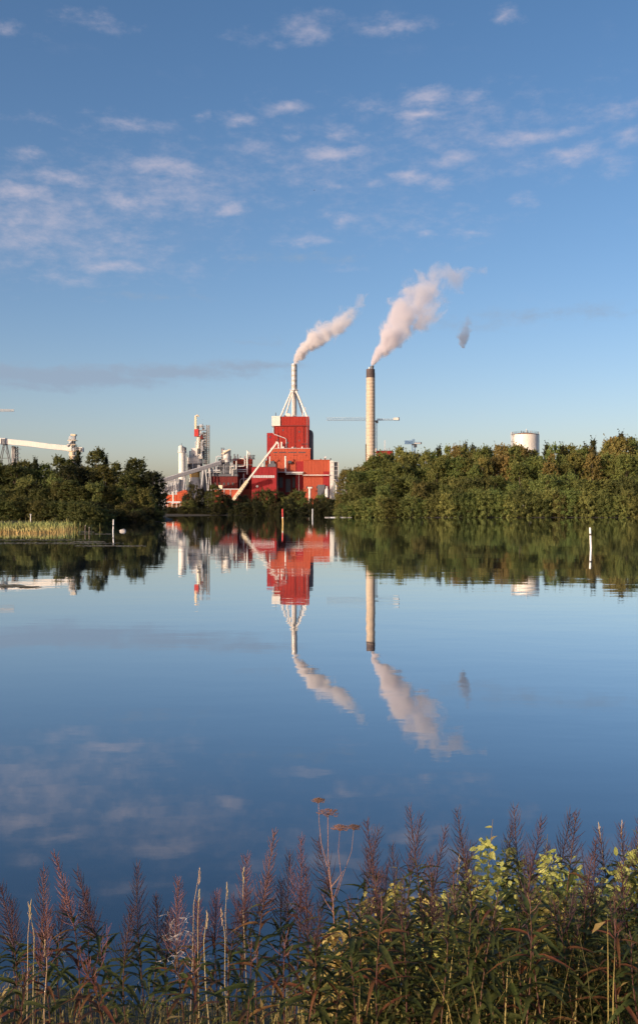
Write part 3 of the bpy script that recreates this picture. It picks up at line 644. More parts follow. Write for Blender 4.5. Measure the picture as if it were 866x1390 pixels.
def grey_conveyor():
    D = 690.0
    t = thing('grey_conveyor', 'long grey enclosed conveyor climbing from the wood to the twin silos', 'conveyor', (PX(255, D), D, GROUND))
    a, b = PT(196, 660.5, D), PT(300.5, 628.2, D)
    mb = MB(); mb.bar(a, b, 2.6, 2.5); mb.build('gallery', M['slate'], t)
    up = Vector((0, 0, 1.36)); mb = MB(); mb.cyl(a + up, b + up, .55, n=8); mb.build('roof_ridge', M['grey'], t)
    mb = MB(); n = 36
    for k in range(n):
        p = a.lerp(b, k / n); mb.box(p.x - .1, p.x + .1, p.y - 1.40, p.y - 1.2, p.z - 1.25, p.z + 1.3)
    o = mb.build('rib', M['slate'], t); o['kind'] = 'stuff'
    for px, yb in ((222, 688), (238, 680), (250.8, 676), (285, 668)):
        tt = (px - 196) / 104.5; p = a.lerp(b, tt) - Vector((0, 0, 1.25)); g = GROUND
        for s in (-1, 1): MB().bar(p + Vector((0, s * .9, 0)), (p.x + s * 1.6, p.y + s * 1.6, g), .4).build('leg', M['lightgrey'], t)
    t2 = thing('silver_shed', 'pale corrugated shed with a flat grey roof under the low end of the grey conveyor', 'building', (PX(233, 700), 700, GROUND)); D = 700.0
    MB().pbox(218, 243.5, 653.2, 690, D, 12).build('wall', M['lightgrey'], t2)
    MB().pbox(217.5, 244, 650.2, 653.2, D - .5, 13).build('roof', M['grey'], t2)
    mb = MB()
    for k in range(9): mb.bar(PT(219.5 + k * 2.8, 654, D - .3), PT(221 + (k + (k % 2)) * 2.6, 672, D - .3), .22)
    mb.build('brace', M['grey'], t2)
    t3 = thing('orange_hut', 'small orange-red hut with a dark doorway and white pipe below the white column', 'building', (PX(252, 670), 670, GROUND)); D = 670.0
    MB().pbox(240.5, 257.5, 668.5, 688, D, 7).build('wall', M['orangecap'], t3)
    mb = MB(); y = D - .3
    mb.add([(PX(239.8, D), y, PZ(668.6, D)), (PX(258.4, D), y, PZ(668.6, D)), (PX(251, D), y, PZ(664.8, D)), (PX(239.8, D), y + 8, PZ(668.6, D)), (PX(258.4, D), y + 8, PZ(668.6, D)), (PX(251, D), y + 8, PZ(664.8, D))],
           [(0, 1, 2), (3, 5, 4), (0, 2, 5, 3), (1, 4, 5, 2), (0, 3, 4, 1)]); mb.build('roof', M['orange'], t3)
    MB().pbox(247.5, 252.5, 674, 682, D - .25, .4).build('door', M['dark'], t3)
    MB().cyl(PT(255.5, 668, D - 1), PT(261.5, 674.5, D - 1), .5, n=8).build('pipe', M['white'], t3, smooth=True)
    MB().pbox(226, 240, 671.5, 690, D + 4, 6).build('side_wall', M['orangecap'], t3)
    MB().pbox(234.3, 236, 668, 690, D + 3.5, .6).build('pilaster', M['white'], t3)
    t4 = thing('pale_barge_shed', 'pale low canopy on posts at the water edge below the silver shed', 'shed', (PX(235, 640), 640, GROUND)); D = 640.0
    MB().pbox(227, 245.5, 680.6, 682.8, D, 6).build('roof', M['lightgrey'], t4)
    for px in (228, 234, 240, 245): MB().bar(PT(px, 690, D + .5), PT(px, 682.8, D + .5), .4).build('post', M['white'], t4)
    MB().pbox(229, 244, 684, 690, D + 4, 2).build('wall', M['rust'], t4)
grey_conveyor()

def white_boom():
    D = 690.0
    t = thing('white_boom', 'long white inclined boom rising across the crimson building from the bushes', 'crane', (PX(313, D), D, GROUND))
    a, m, b = PT(313, 683.5, D), PT(336, 653, D), PT(375.6, 601.5, D)
    MB().bar(m, b, 1.2, 1.5).build('upper_boom', M['white'], t)
    MB().bar(a, m, 1.7, 2.5).build('lower_boom', M['cream'], t)
    mb = MB(); off = Vector((1.4, -1.2, -1.2)); mb.bar(a + off, m + off * .6, .35); n = 10
    for k in range(n):
        p = a.lerp(m, k / n); q = a.lerp(m, (k + .5) / n); mb.bar(p + Vector((0, -1.0, 0)), q + off, .22)
    mb.build('lattice', M['dark'], t)
    mb = MB(); o2 = Vector((.5, -.9, -.55)); mb.bar(m + o2, b + o2, .45, .35); mb.build('belt', M['dark'], t)
    MB().box(b.x - .8, b.x + 1.1, b.y - 1.1, b.y + 1.1, b.z - .5, b.z + 1.0).build('head', M['white'], t)
    MB().box(a.x - 2.0, a.x + 1.6, a.y - 1.4, a.y + 1.4, a.z - 1.3, a.z + .5).build('foot', M['white'], t)
    MB().box(a.x - 1.6, a.x + 1.2, a.y - 1.2, a.y + 1.2, GROUND, a.z - 1.3).build('pedestal', M['grey'], t)
white_boom()

def chimney():
    D = 700.0; s = D / F; c = (PX(502.8, D), D, GROUND); h = PZ(501.3, D) - GROUND
    t = thing('concrete_chimney', 'tall beige concrete chimney with a dark band at its top', 'chimney', c)
    hb = PZ(512.8, D) - GROUND
    prof = [(6.45 * s, 0)]; k = 0; z = 0
    while z + 2.6 < hb - 1:
        z += 2.6; r = (6.45 - .75 * z / h) * s; prof += [(r, z - .06), (r * .994, z - .03), (r * .994, z + .03), (r, z + .06)]
    prof += [((6.45 - .75 * hb / h) * s, hb)]
    shaft = MB().lathe(c, prof, 40).build('shaft', M['concrete'], t, smooth=True)
    band = MB().lathe(c, [(5.72 * s * 1.012, hb - .1), (5.68 * s * 1.012, h), (4.6 * s, h), (4.6 * s, h - 1)], 40).build('dark_band', M['capdark'], t, smooth=True)
    MB().lathe((c[0] + .7 * s * 3.0, c[1], c[2]), [(2.3 * s, h - 2), (2.3 * s, h + 1.6), (2.6 * s, h + 1.7), (2.6 * s, h + 2.5), (2.0 * s, h + 2.5), (2.0 * s, h + 1)], 20).build('flue', M['darkgrey'], band, smooth=True)
    MB().lathe((c[0] - 1.0, c[1] - 1.2, c[2]), [(.55, h - 1), (.55, h + 1.3), (.3, h + 1.6)], 10).build('vent', M['white'], band)
    mb = MB(); x = c[0] + 6.3 * s
    for q in (-.35, .35): mb.bar((c[0] + 6.55 * s, D - 2.4 + q, 4), (c[0] + 5.9 * s, D - 2.4 + q, GROUND + h - 3), .13)
    for k in range(60):
        tt = k / 60; xx = c[0] + (6.55 - .65 * tt) * s; zz = 4 + (h - 8) * tt; mb.bar((xx, D - 2.75, zz), (xx, D - 2.05, zz), .08)
    mb.build('ladder', M['dark'], shaft)
    MB().box(c[0] - 6.75 * s, c[0] - 6.2 * s, D - 1.5, D + 1.5, GROUND, PZ(603, D)).build('side_duct', M['capdark'], shaft)
chimney()

def tower_crane(name, lab, D, jib_px, mast_px, jy, mat, cw=True, sz=1.0, side=1):
    x0, x1 = PX(jib_px[0], D), PX(jib_px[1], D); xm = PX(mast_px, D); zj = PZ(jy, D)
    t = thing(name, lab, 'crane', (xm, D, GROUND), 'tower cranes beyond the mill')
    a = 1.0 * sz
    mb = MB(); mb.lattice((xm - a, D - a, GROUND), (xm - a, D - a, zj - 1.5), (2 * a, 0, 0), (0, 2 * a, 0), int((zj - GROUND) / (2.6 * sz)), .24 * sz); mb.build('mast', mat, t)
    MB().box(xm - a * 1.2, xm + a * 1.2, D - a * 1.2, D + a * 1.2, zj - 1.5, zj - .3).build('turntable', M['dark'], t)
    L0, L1 = (x0, xm - a) if side > 0 else (x1, xm + a)
    mb = MB(); mb.lattice((L1, D - a * .8, zj), (L0, D - a * .8, zj), (0, 0, 2.0 * sz), (0, 1.6 * a, 0), max(6, int(abs(L1 - L0) / (2.2 * sz))), .26 * sz, tri=True); mb.build('jib', mat, t)
    E = x1 if side > 0 else x0
    mb = MB(); mb.lattice((xm + a * side, D - a * .8, zj), (E, D - a * .8, zj), (0, 0, 1.0 * sz), (0, 1.6 * a, 0), max(4, int(abs(E - xm) / (2.4 * sz))), .24 * sz); mb.build('counter_jib', mat, t)
    mb = MB(); mb.box(min(E, E - 4.2 * sz * side), max(E, E - 4.2 * sz * side), D - 1.2 * sz, D + 1.2 * sz, zj + .1, zj + (1.9 * sz if sz < 1.4 else .9)); mb.build('counterweight', M['white'], t)
    MB().box(E - .25 * sz, E + .45 * sz, D - 1.3 * sz, D + 1.3 * sz, zj - .3, zj + (2.2 * sz if sz < 1.4 else 1.4)).build('end_plate', M['dark'], t)
    MB().box(xm + .2, xm + 2.0 * sz, D - 1.6 * sz, D - .2, zj - 2.4 * sz, zj - .3).build('cab', M['dark'], t)
    if cw:
        mb = MB(); mb.lattice((xm - a * .6, D - a * .6, zj), (xm - a * .6, D - a * .6, zj + 3.2 * sz), (1.2 * a, 0, 0), (0, 1.2 * a, 0), 3, .2 * sz); mb.build('top_frame', mat, t)
    return t
tower_crane('tower_crane', 'pale blue tower crane whose long jib passes behind the concrete chimney', 830.0, (443, 541), 509.6, 570.4, M['paleblue'], cw=False, sz=1.15)
tower_crane('tower_crane', 'small blue tower crane poking above the skyline of the wood', 900.0, (549, 571), 561.2, 602.4, M['blue'], sz=1.5)
tower_crane('tower_crane', 'thin grey crane jib tip high above the white conveyor', 900.0, (-70, 20), -40, 558.2, M['grey'], cw=False, sz=.9, side=-1)

# crane three reaches into the frame with the tip of its jib

def far_red_building():
    D = 770.0
    t = thing('red_roof_building', 'low red building showing just above the trees beside the concrete chimney', 'building', (PX(519, D), D, GROUND))
    MB().pbox(511.5, 533, 612.5, 676, D, 14).build('wall', M['crimson'], t)
    MB().pbox(511, 533.5, 611.7, 612.5, D - .4, 15).build('roof', M['trimred'], t)
    for px, h in ((515, 1.5), (524.5, 3), (528, 4), (521, 1.4)): MB().pbox(px, px + 1.0, 611.7 - h, 611.7, D + 3, 1.2).build('roof_vent', M['grey'], t)
    mb = MB(); mb.lattice(PT(521.6, 611.7, D + 4), PT(521.6, 597.5, D + 4), (.8, 0, 0), (0, .8, 0), 8, .10); mb.build('antenna', M['lightgrey'], t)
    MB().cyl(PT(509.9, 676, D - 2), PT(509.9, 608.5, D - 2), .45, n=8).build('vent_pipe', M['white'], t)
far_red_building()

def storage_tank():
    D = 430.0; s = D / F; px = 712.6; r = 17.6 * s; c = (PX(px, D), D, GROUND); h = PZ(590.2, D) - GROUND
    t = thing('storage_tank', 'round white storage tank with a dark roof rising above the wood', 'tank', c)
    prof = [(r, 0)]; z = 2.4
    while z < h - 1: prof += [(r, z - .04), (r * 1.004, z - .02), (r * 1.004, z + .06), (r, z + .08)]; z += 2.4
    MB().lathe(c, prof + [(r, h)], 48).build('shell', M['white'], t, smooth=True)
    roof = MB().lathe(c, [(r * 1.02, h), (r * 1.02, h + .18), (r * .35, h + .85), (.3, h + 1.0)], 48).build('roof', M['rust'], t)
    mb = MB(); n = 40
    for k in range(n):
        a = k / n * 6.2832; b = (k + 1) / n * 6.2832
        p = Vector(c) + Vector((r * 1.0 * math.cos(a), r * 1.0 * math.sin(a), h + .15)); q = Vector(c) + Vector((r * math.cos(b), r * math.sin(b), h + .15))
        mb.bar(p, p + Vector((0, 0, 1.15)), .07)
        for hh in (.6, 1.12): mb.bar(p + Vector((0, 0, hh)), q + Vector((0, 0, hh)), .05)
    mb.build('railing', M['dark'], roof)
    for k, (dx, hh, m) in enumerate(((0, 2.2, 'white'), (-2.2, 1.6, 'dark'), (2.4, 1.5, 'grey'), (-.9, 1.3, 'dark'), (1.1, 1.9, 'dark'))):
        MB().cyl((c[0] + dx, D - 2 + .6 * k, GROUND + h + .3), (c[0] + dx, D - 2 + .6 * k, GROUND + h + .3 + hh), .14, n=6).build('roof_vent', M[m], roof)
    mb = MB()
    mb.lattice((c[0] - r - .9, D - 2.4, GROUND), (c[0] - r - .9, D - 2.4, GROUND + h + 1.2), (1.0, 0, 0), (0, 1.4, 0), 18, .07); stairs = mb.build('stair_tower', M['lightgrey'], t)
    for k in range(9):
        z = GROUND + h - .2 - k * 3.0; MB().box(c[0] - r - 1.0, c[0] - r + .8, D - 2.5, D - .9, z, z + .12).build('landing', M['grey'], stairs)
    mb = MB(); mb.cyl((c[0] + r * 1.02, D - 1, GROUND), (c[0] + r * 1.02, D - 1, GROUND + h + 1), .13, n=6); mb.build('downpipe', M['lightgrey'], t)
storage_tank()

def wood_conveyor():
    D = 345.0
    t = thing('white_conveyor', 'white enclosed conveyor bridge sloping down to a lattice tower above the trees', 'conveyor', (PX(50, D), D, GROUND))
    pts = [PT(-70, 589.5, D), PT(8, 599.3, D), PT(40, 602.4, D), PT(70, 606.3, D), PT(97, 608.8, D)]
    for k in range(4):
        MB().bar(pts[k], pts[k + 1] + (pts[k + 1] - pts[k]).normalized() * .03, 2.0, 1.95 - k * .01).build('gallery', M['white'], t)
    mb = MB(); n = 34
    for k in range(n):
        i = min(3, int(k / n * 4)); p = pts[i].lerp(pts[i + 1], k / n * 4 - i); mb.box(p.x - .05, p.x + .05, D - 1.03, D - .9, p.z - .95, p.z + .95)
    mb.build('rib', M['white'], t)['kind'] = 'stuff'
    MB().pbox(1.5, 7.6, 594.6, 603.4, D - 1.6, 3.4).build('joint_box', M['lightgrey'], t)
    for px in (2.2, 4.4, 6.6): MB().bar(PT(px, 603.4, D - 1.75), PT(px, 595.5, D - 1.75), .16).build('rail_post', M['dark'], t)
    for a, b in (((6.2, 603), (-1.5, 640)), ((9.2, 603), (16.5, 640))):
        for q in (-1, 1): MB().bar(PT(*a, D) + Vector((0, q * .6, 0)), PT(*b, D) + Vector((0, q * 1.4, 0)), .24).build('leg', M['dark'], t)
    mb = MB(); mb.bar(PT(2.2, 622, D), PT(13, 622, D), .18); mb.bar(PT(5.2, 607, D - .5), PT(13, 622, D - .5), .12); mb.build('brace', M['dark'], t)
    MB().pbox(16.3, 20.2, 605.5, 650, D + 2, 1.2).build('lift_shaft', M['white'], t)
    mb = MB(); mb.lattice(PT(20.6, 650, D + 2), PT(20.6, 606, D + 2), (.9, 0, 0), (0, 1.2, 0), 14, .11); mb.build('stair_frame', M['dark'], t)
    for k in range(6): MB().pbox(20.4, 27.5 - (k % 2) * 1.5, 609 + k * 6, 609.5 + k * 6, D + 1.8, 1.6).build('landing', M['grey'], t)
    t2 = thing('transfer_tower', 'open steel transfer tower with platforms at the low end of the white conveyor bridge', 'tower', (PX(97, D), D, GROUND))
    mb = MB(); mb.lattice(PT(94.5, 690, D - 1), PT(94.5, 592, D - 1), (1.7, 0, 0), (0, 2.2, 0), 22, .13); mb.build('frame', M['lightgrey'], t2)
    for y, a, b in ((597.2, 92.2, 103.5), (603.3, 91, 103), (611.8, 92, 104), (618.5, 94, 103.5), (625, 94, 103)): MB().pbox(a, b, y, y + .7, D - 1.4, 3).build('platform', M['cream'], t2)
    MB().pbox(96.2, 103, 589.2, 591.4, D - 1.2, 2.4).build('top_roof', M['cream'], t2)
    for a, b, y0, y1, m in ((98.8, 102, 591.6, 597, 'grey'), (94, 98.5, 598.5, 603, 'lightgrey'), (99.3, 101, 599, 608, 'dark'), (93.5, 97.5, 604.5, 611.8, 'white'), (95, 98.8, 612.8, 640, 'cream'), (99.6, 101.2, 612.8, 632, 'darkgrey')):
        MB().pbox(a, b, y0, y1, D - 1.1, 1.8).build('equipment', M[m], t2)
    mb = MB(); mb.cyl(PT(92.3, 606, D - 1.2), PT(98.5, 598.5, D - 1.2), .35, n=8); mb.build('chute', M['grey'], t2)
    MB().pbox(100.8, 107.6, 606.6, 612.6, D - 1, 2.4).build('cabin', M['darkgrey'], t2)
    MB().pbox(107.6, 112.3, 607.2, 613.2, D - 1.2, 2.6).build('hood', M['white'], t2)
    MB().pbox(109.6, 111.6, 608.2, 612.6, D - 1.3, .3).build('opening', M['dark'], t2)
    mb = MB()
    for y in (596, 602, 610.5): mb.bar(PT(92, y, D - 1.4), PT(103.5, y, D - 1.4), .07)
    mb.build('railing', M['grey'], t2)
wood_conveyor()

# ------------------------------------------------------------------ trees
rng = np.random.default_rng(11)
def unit(n):
    v = rng.normal(size=(n, 3)); return v / np.linalg.norm(v, axis=1, keepdims=True)
def leaf_cards(P, N, size, aspect=.62, jit=.42):
    """pointed leaf clumps: one 5-gon at every P, facing N with jitter"""
    n = len(P); N = N + rng.normal(size=(n, 3)) * jit; N /= np.linalg.norm(N, axis=1, keepdims=True)
    ref = unit(n); U = np.cross(N, ref); U /= np.linalg.norm(U, axis=1, keepdims=True) + 1e-9; Vv = np.cross(N, U)
    s = (size * rng.uniform(.6, 1.3, n))[:, None]
    sh = [(-.5, 0), (-.1, -aspect * .5), (.55, -.12), (.5, .16), (-.05, aspect * .5)]
    return np.stack([P + U * a * s + Vv * b * s + N * (.10 * (i % 2)) * s for i, (a, b) in enumerate(sh)], 1)
def crown_points(h, rad, base, n, nclump, clump_r, top_pow, cone=False):
    """leaf positions and outward normals: clumps spread through an uneven crown between base*h and h"""
    zc = (base + rng.uniform(0, 1, nclump) ** .85 * (1 - base)) * h
    t = (zc / h - base) / (1 - base)
    prof = np.sin(np.clip(t * .78 + .16, 0, 1) * math.pi) ** top_pow
    if cone: prof = (1 - t) ** .85 + .04
    a = rng.uniform(0, 6.283, nclump); rr = rad * prof * np.sqrt(rng.uniform(.10, 1.0, nclump)) * rng.uniform(.85, 1.12, nclump)
    Cc = np.stack([rr * np.cos(a), rr * np.sin(a), zc], 1)
    cr = clump_r * rng.uniform(.5, 1.6, nclump) * rad
    k = rng.integers(0, nclump, n); U = unit(n); U[:, 2] = U[:, 2] * .75 + .12
    P = Cc[k] + U * (cr[k] * (.62 + .34 * np.abs(rng.normal(size=n))))[:, None]
    ns = n // 7; j = rng.integers(0, nclump, ns); q = (rng.integers(0, 5, ns) + rng.uniform(0, .6, ns)) / 5      # leading shoots that stick out of the outline
    dirs = unit(nclump); dirs[:, 2] = np.abs(dirs[:, 2]) * 1.3 + .35; dirs[:, :2] += Cc[:, :2] / (rad * 1.2)
    P[:ns] = Cc[j] + dirs[j] * (cr[j] * (.7 + 1.15 * q))[:, None] + rng.normal(size=(ns, 3)) * (.10 * cr[j] * (1.6 - q))[:, None]
    out = P - np.array([0, 0, h * (base + .35 * (1 - base))]); out /= np.linalg.norm(out, axis=1, keepdims=True) + 1e-6
    return P, U * .75 + out * .5, Cc
def tree_proto(name, h, rad, base, n, nclump, leaf, mat, bark, clump_r=.34, top_pow=.7, branches=8, trunk=True):
    P, N, Cc = crown_points(h, rad, base, n, nclump, clump_r, top_pow, 'conifer' in name)
    me = fast_mesh('crown', leaf_cards(P, N, leaf), 5, mat)
    t = bpy.data.objects.new(name, None); ORIG[t.name] = (0, 0, 0)
    parts = [('crown', me)]
    mb = MB(); r0 = h * .011 + .03
    if trunk:
        k = 6; wob = rng.normal(size=(k, 2)) * .10
        mb.tube([(wob[i, 0] * i * .3, wob[i, 1] * i * .3, h * .9 * i / (k - 1) - .3) for i in range(k)], [r0 * (1 - .85 * i / (k - 1)) for i in range(k)], 7)
    for c in Cc[rng.permutation(len(Cc))[:branches]]:
        z0 = max(.05, c[2] * (.62 if trunk else .0))
        mid = Vector((c[0] * .45, c[1] * .45, z0 + (c[2] - z0) * .45))
        mb.tube([(0, 0, z0), mid, Vector(c)], [r0 * .45, r0 * .3, r0 * .08], 5)
    tm = bpy.data.meshes.new('trunk'); tm.from_pydata(mb.v, [], mb.f); tm.materials.append(bark)
    parts.append(('trunk' if trunk else 'stem', tm))
    return t, parts
def place_tree(proto, name, x, y, h, h0, rz, label, cat, group, wide=1.0, sink=.15):
    z = gz(x, y)
    o = thing(name, label, cat, (x, y, z - sink), group)
    k = h / h0; o.scale = (k * wide, k * wide, k); o.rotation_euler = (0, 0, rz)
    for nm, me in proto[1]:
        c = bpy.data.objects.new(nm, me); C.objects.link(c); c.parent = o
    return o
def protos(mat, kind, seeds, bark):
    out = []
    for _ in range(seeds):
        if kind == 'tall': out.append(tree_proto('broadleaf_tree', 18, 3.5, .06, 11500, 210, .38, mat, bark, .135, .55))
        if kind == 'birch': out.append(tree_proto('birch_tree', 18, 2.6, .10, 9000, 170, .36, mat, bark, .15, .8))
        if kind == 'bush': out.append(tree_proto('shoreline_shrub', 7, 3.0, -.13, 7500, 120, .29, mat, bark, .165, .35, trunk=False))
        if kind == 'spruce': out.append(tree_proto('conifer_tree', 18, 2.9, .05, 8000, 190, .34, mat, bark, .17, 1.0))
    return out
H0 = {'tall': 18, 'birch': 18, 'bush': 7, 'spruce': 18}
PR = {}
for nm, mt in (('right', 'foliage_right'), ('brown', 'foliage_brown'), ('left', 'foliage_left'), ('dark', 'foliage_dark')):
    for kd in ('tall', 'birch', 'bush'):
        PR[nm, kd] = protos(M[mt], kd, 2, M['birchbark' if kd == 'birch' else 'bark'])
PR['dark', 'spruce'] = PR['left', 'spruce'] = PR['right', 'spruce'] = PR['brown', 'spruce'] = protos(M['foliage_dark'], 'spruce', 2, M['bark'])
NAME = {'spruce': 'conifer_tree', 'tall': 'broadleaf_tree', 'birch': 'birch_tree', 'bush': 'shoreline_shrub'}
ORD = ['first', 'second', 'third', 'fourth', 'fifth', 'sixth', 'seventh', 'eighth', 'ninth', 'tenth', 'eleventh', 'twelfth', 'thirteenth', 'fourteenth', 'fifteenth', 'sixteenth', 'seventeenth', 'eighteenth', 'nineteenth', 'twentieth']
ORD += ['twenty-' + w for w in ORD[:9]] + ['thirtieth'] + ['thirty-' + w for w in ORD[:9]] + ['fortieth'] + ['forty-' + w for w in ORD[:9]]
tr = random.Random(5)
def row(plan, D, dD, top, step, foliage, kinds, where, group, hmin=3.0, wide=1.0, jit=.25):
    """a row of trees from column plan[0] to plan[1]; top = [(column, row of the treetop)]"""
    xs, ys = zip(*top); px = plan[0]; k = 0; outside = {}
    while px < plan[1]:
        d = D + tr.uniform(-dD, dD); q = px + tr.uniform(-jit, jit) * step
        x = PX(q, d); z = gz(x, d); py = float(np.interp(q, xs, ys)) + tr.uniform(-6.5, 8.0)
        h = max(hmin, PZ(py, d) - z); kd = tr.choice(kinds); fo = tr.choice(foliage)
        pr = tr.choice(PR[fo, kd]); w = wide * tr.uniform(.85, 1.2) * (max(.95, min(1.6, 17.0 / h)) if kd not in ('bush', 'spruce') else 1.0 if kd == 'spruce' else max(.8, min(1.5, 6.0 / h)))
        look = 'dark green' if kd == 'spruce' else {'right': 'olive green', 'brown': 'brown-tinged', 'left': 'deep green', 'dark': 'blackish green'}[fo]
        word = {'spruce': 'pointed conifer', 'tall': 'broadleaf tree', 'birch': 'narrow birch', 'bush': 'bushy shrub'}[kd]
        inframe = 0 <= q <= 866
        if not inframe: outside[q > 0] = outside.get(q > 0, -1) + 1
        lab = f'{look} {word}, {ORD[min(k, 48)]} from the left {where}' if inframe else f'{look} {word} {where}, {ORD[outside[q > 0]]} past {"right" if q > 0 else "left"} picture edge'
        place_tree(pr, NAME[kd], x, d, h, H0[kd], tr.uniform(0, 6.28), lab, 'shrub' if kd == 'bush' else 'tree', group, w)
        if inframe: k += 1
        px += step * tr.uniform(.85, 1.15)

# wood on the right shore
RT = [(455, 668), (462, 652), (470, 638), (480, 629), (497, 622), (512, 616), (525, 613), (540, 606), (552, 611), (568, 618), (585, 613), (600, 608), (640, 606), (700, 606), (724, 608), (760, 607), (790, 603), (812, 603), (832, 596), (845, 594), (866, 599), (1000, 603)]
RM = [(x, y + 17) for x, y in RT]; RF = [(455, 690), (465, 676), (480, 664), (520, 655), (560, 652), (620, 655), (700, 650), (760, 652), (800, 648), (866, 645), (1000, 648)]
row((474, 905), 322, 9, [(x, y + 1) for x, y in RT], 12, ('right', 'brown', 'brown'), ('tall', 'birch', 'tall', 'birch', 'spruce'), 'along the skyline, right-hand wood', 'skyline trees of the right-hand wood')
row((468, 905), 303, 7, [(x, y + 6) for x, y in RT], 13, ('right', 'brown'), ('tall', 'birch'), 'just below the skyline, right-hand wood', 'upper trees of the right-hand wood')
row((464, 905), 284, 6, [(x, y + 18) for x, y in RT], 13, ('right', 'right', 'brown'), ('tall',), 'halfway up the right-hand wood', 'middle trees of the right-hand wood')
row((463, 905), 266, 5, RF, 13.5, ('right', 'right', 'left'), ('tall', 'bush'), 'in the second row, right-hand wood', 'lower trees of the right-hand wood')
row((461, 905), 251.6, 1.0, [(455, 692), (475, 681), (520, 675), (600, 671), (700, 669), (800, 671), (866, 669), (1000, 669)], 11, ('right', 'right', 'left'), ('bush',), 'at the waterline, right-hand wood', 'waterline shrubs of the right-hand wood', 2.0)
# clump on the left spit
LT = [(-200, 625), (-20, 626), (10, 624), (30, 622), (44, 620), (60, 629), (72, 632), (86, 616), (104, 615), (116, 628), (128, 617), (146, 613), (158, 621), (172, 627), (186, 628), (196, 636), (206, 632), (218, 642), (226, 660)]
row((-70, 222), 214, 5, LT, 12.5, ('left', 'left', 'right'), ('tall', 'birch', 'spruce'), 'along the skyline, reedy spit wood', 'skyline trees of the wood on the spit', wide=.95)
row((-70, 220), 200, 4, [(x, y + 14) for x, y in LT], 13, ('left', 'left', 'dark'), ('tall', 'tall', 'birch'), 'in the middle, reedy spit wood', 'middle trees of the wood on the spit', wide=.95)
row((-70, 219), 188, 3, [(-200, 664), (60, 656), (140, 656), (190, 666), (214, 680)], 13, ('left', 'dark', 'left', 'right'), ('bush', 'tall'), 'in the lower row, reedy spit wood', 'lower trees of the wood on the spit', 2.5)
row((-70, 150), 168, 2, [(-200, 680), (0, 676), (80, 680), (150, 686)], 14, ('left', 'right', 'left'), ('bush',), 'behind the reed bed', 'shrubs behind the reed bed', 2.0)
row((112, 226), 182, 2.5, [(112, 682), (150, 684), (200, 686), (228, 694)], 9, ('dark', 'left'), ('bush',), 'at the dark spit end', 'shrubs at the end of the spit', 1.6)
row((140, 208), 173.5, 1.6, [(140, 696), (208, 699)], 6, ('dark',), ('bush',), 'at the dark shore beside the reeds', 'low shrubs beside the reed bed', 1.2)
# bushes along the far bank in front of the mill
row((230, 262), 320, 2, [(230, 690), (262, 684)], 8, ('dark', 'right'), ('bush',), 'below the silver shed', 'bushes below the silver shed', 1.6)
row((256, 314), 328, 4, [(254, 676), (266, 652), (276, 658), (286, 664), (298, 660), (306, 668), (314, 678)], 8, ('dark', 'right', 'left'), ('tall', 'birch', 'bush'), 'before the digester tower base', 'trees before the digester tower', 3, wide=.8)
row((254, 462), 332, 3, [(254, 684), (310, 682), (340, 676), (360, 671), (375, 673), (400, 669), (430, 676), (445, 671), (462, 672)], 9, ('dark', 'left', 'right'), ('bush', 'bush', 'tall'), 'in the hedge before the red buildings', 'bushes before the red buildings', 3)
row((232, 462), 318.8, .8, [(230, 694), (310, 689), (380, 683), (462, 681)], 9, ('dark',), ('bush',), 'at the foot of the far hedge', 'low bushes at the far waterline', 2)
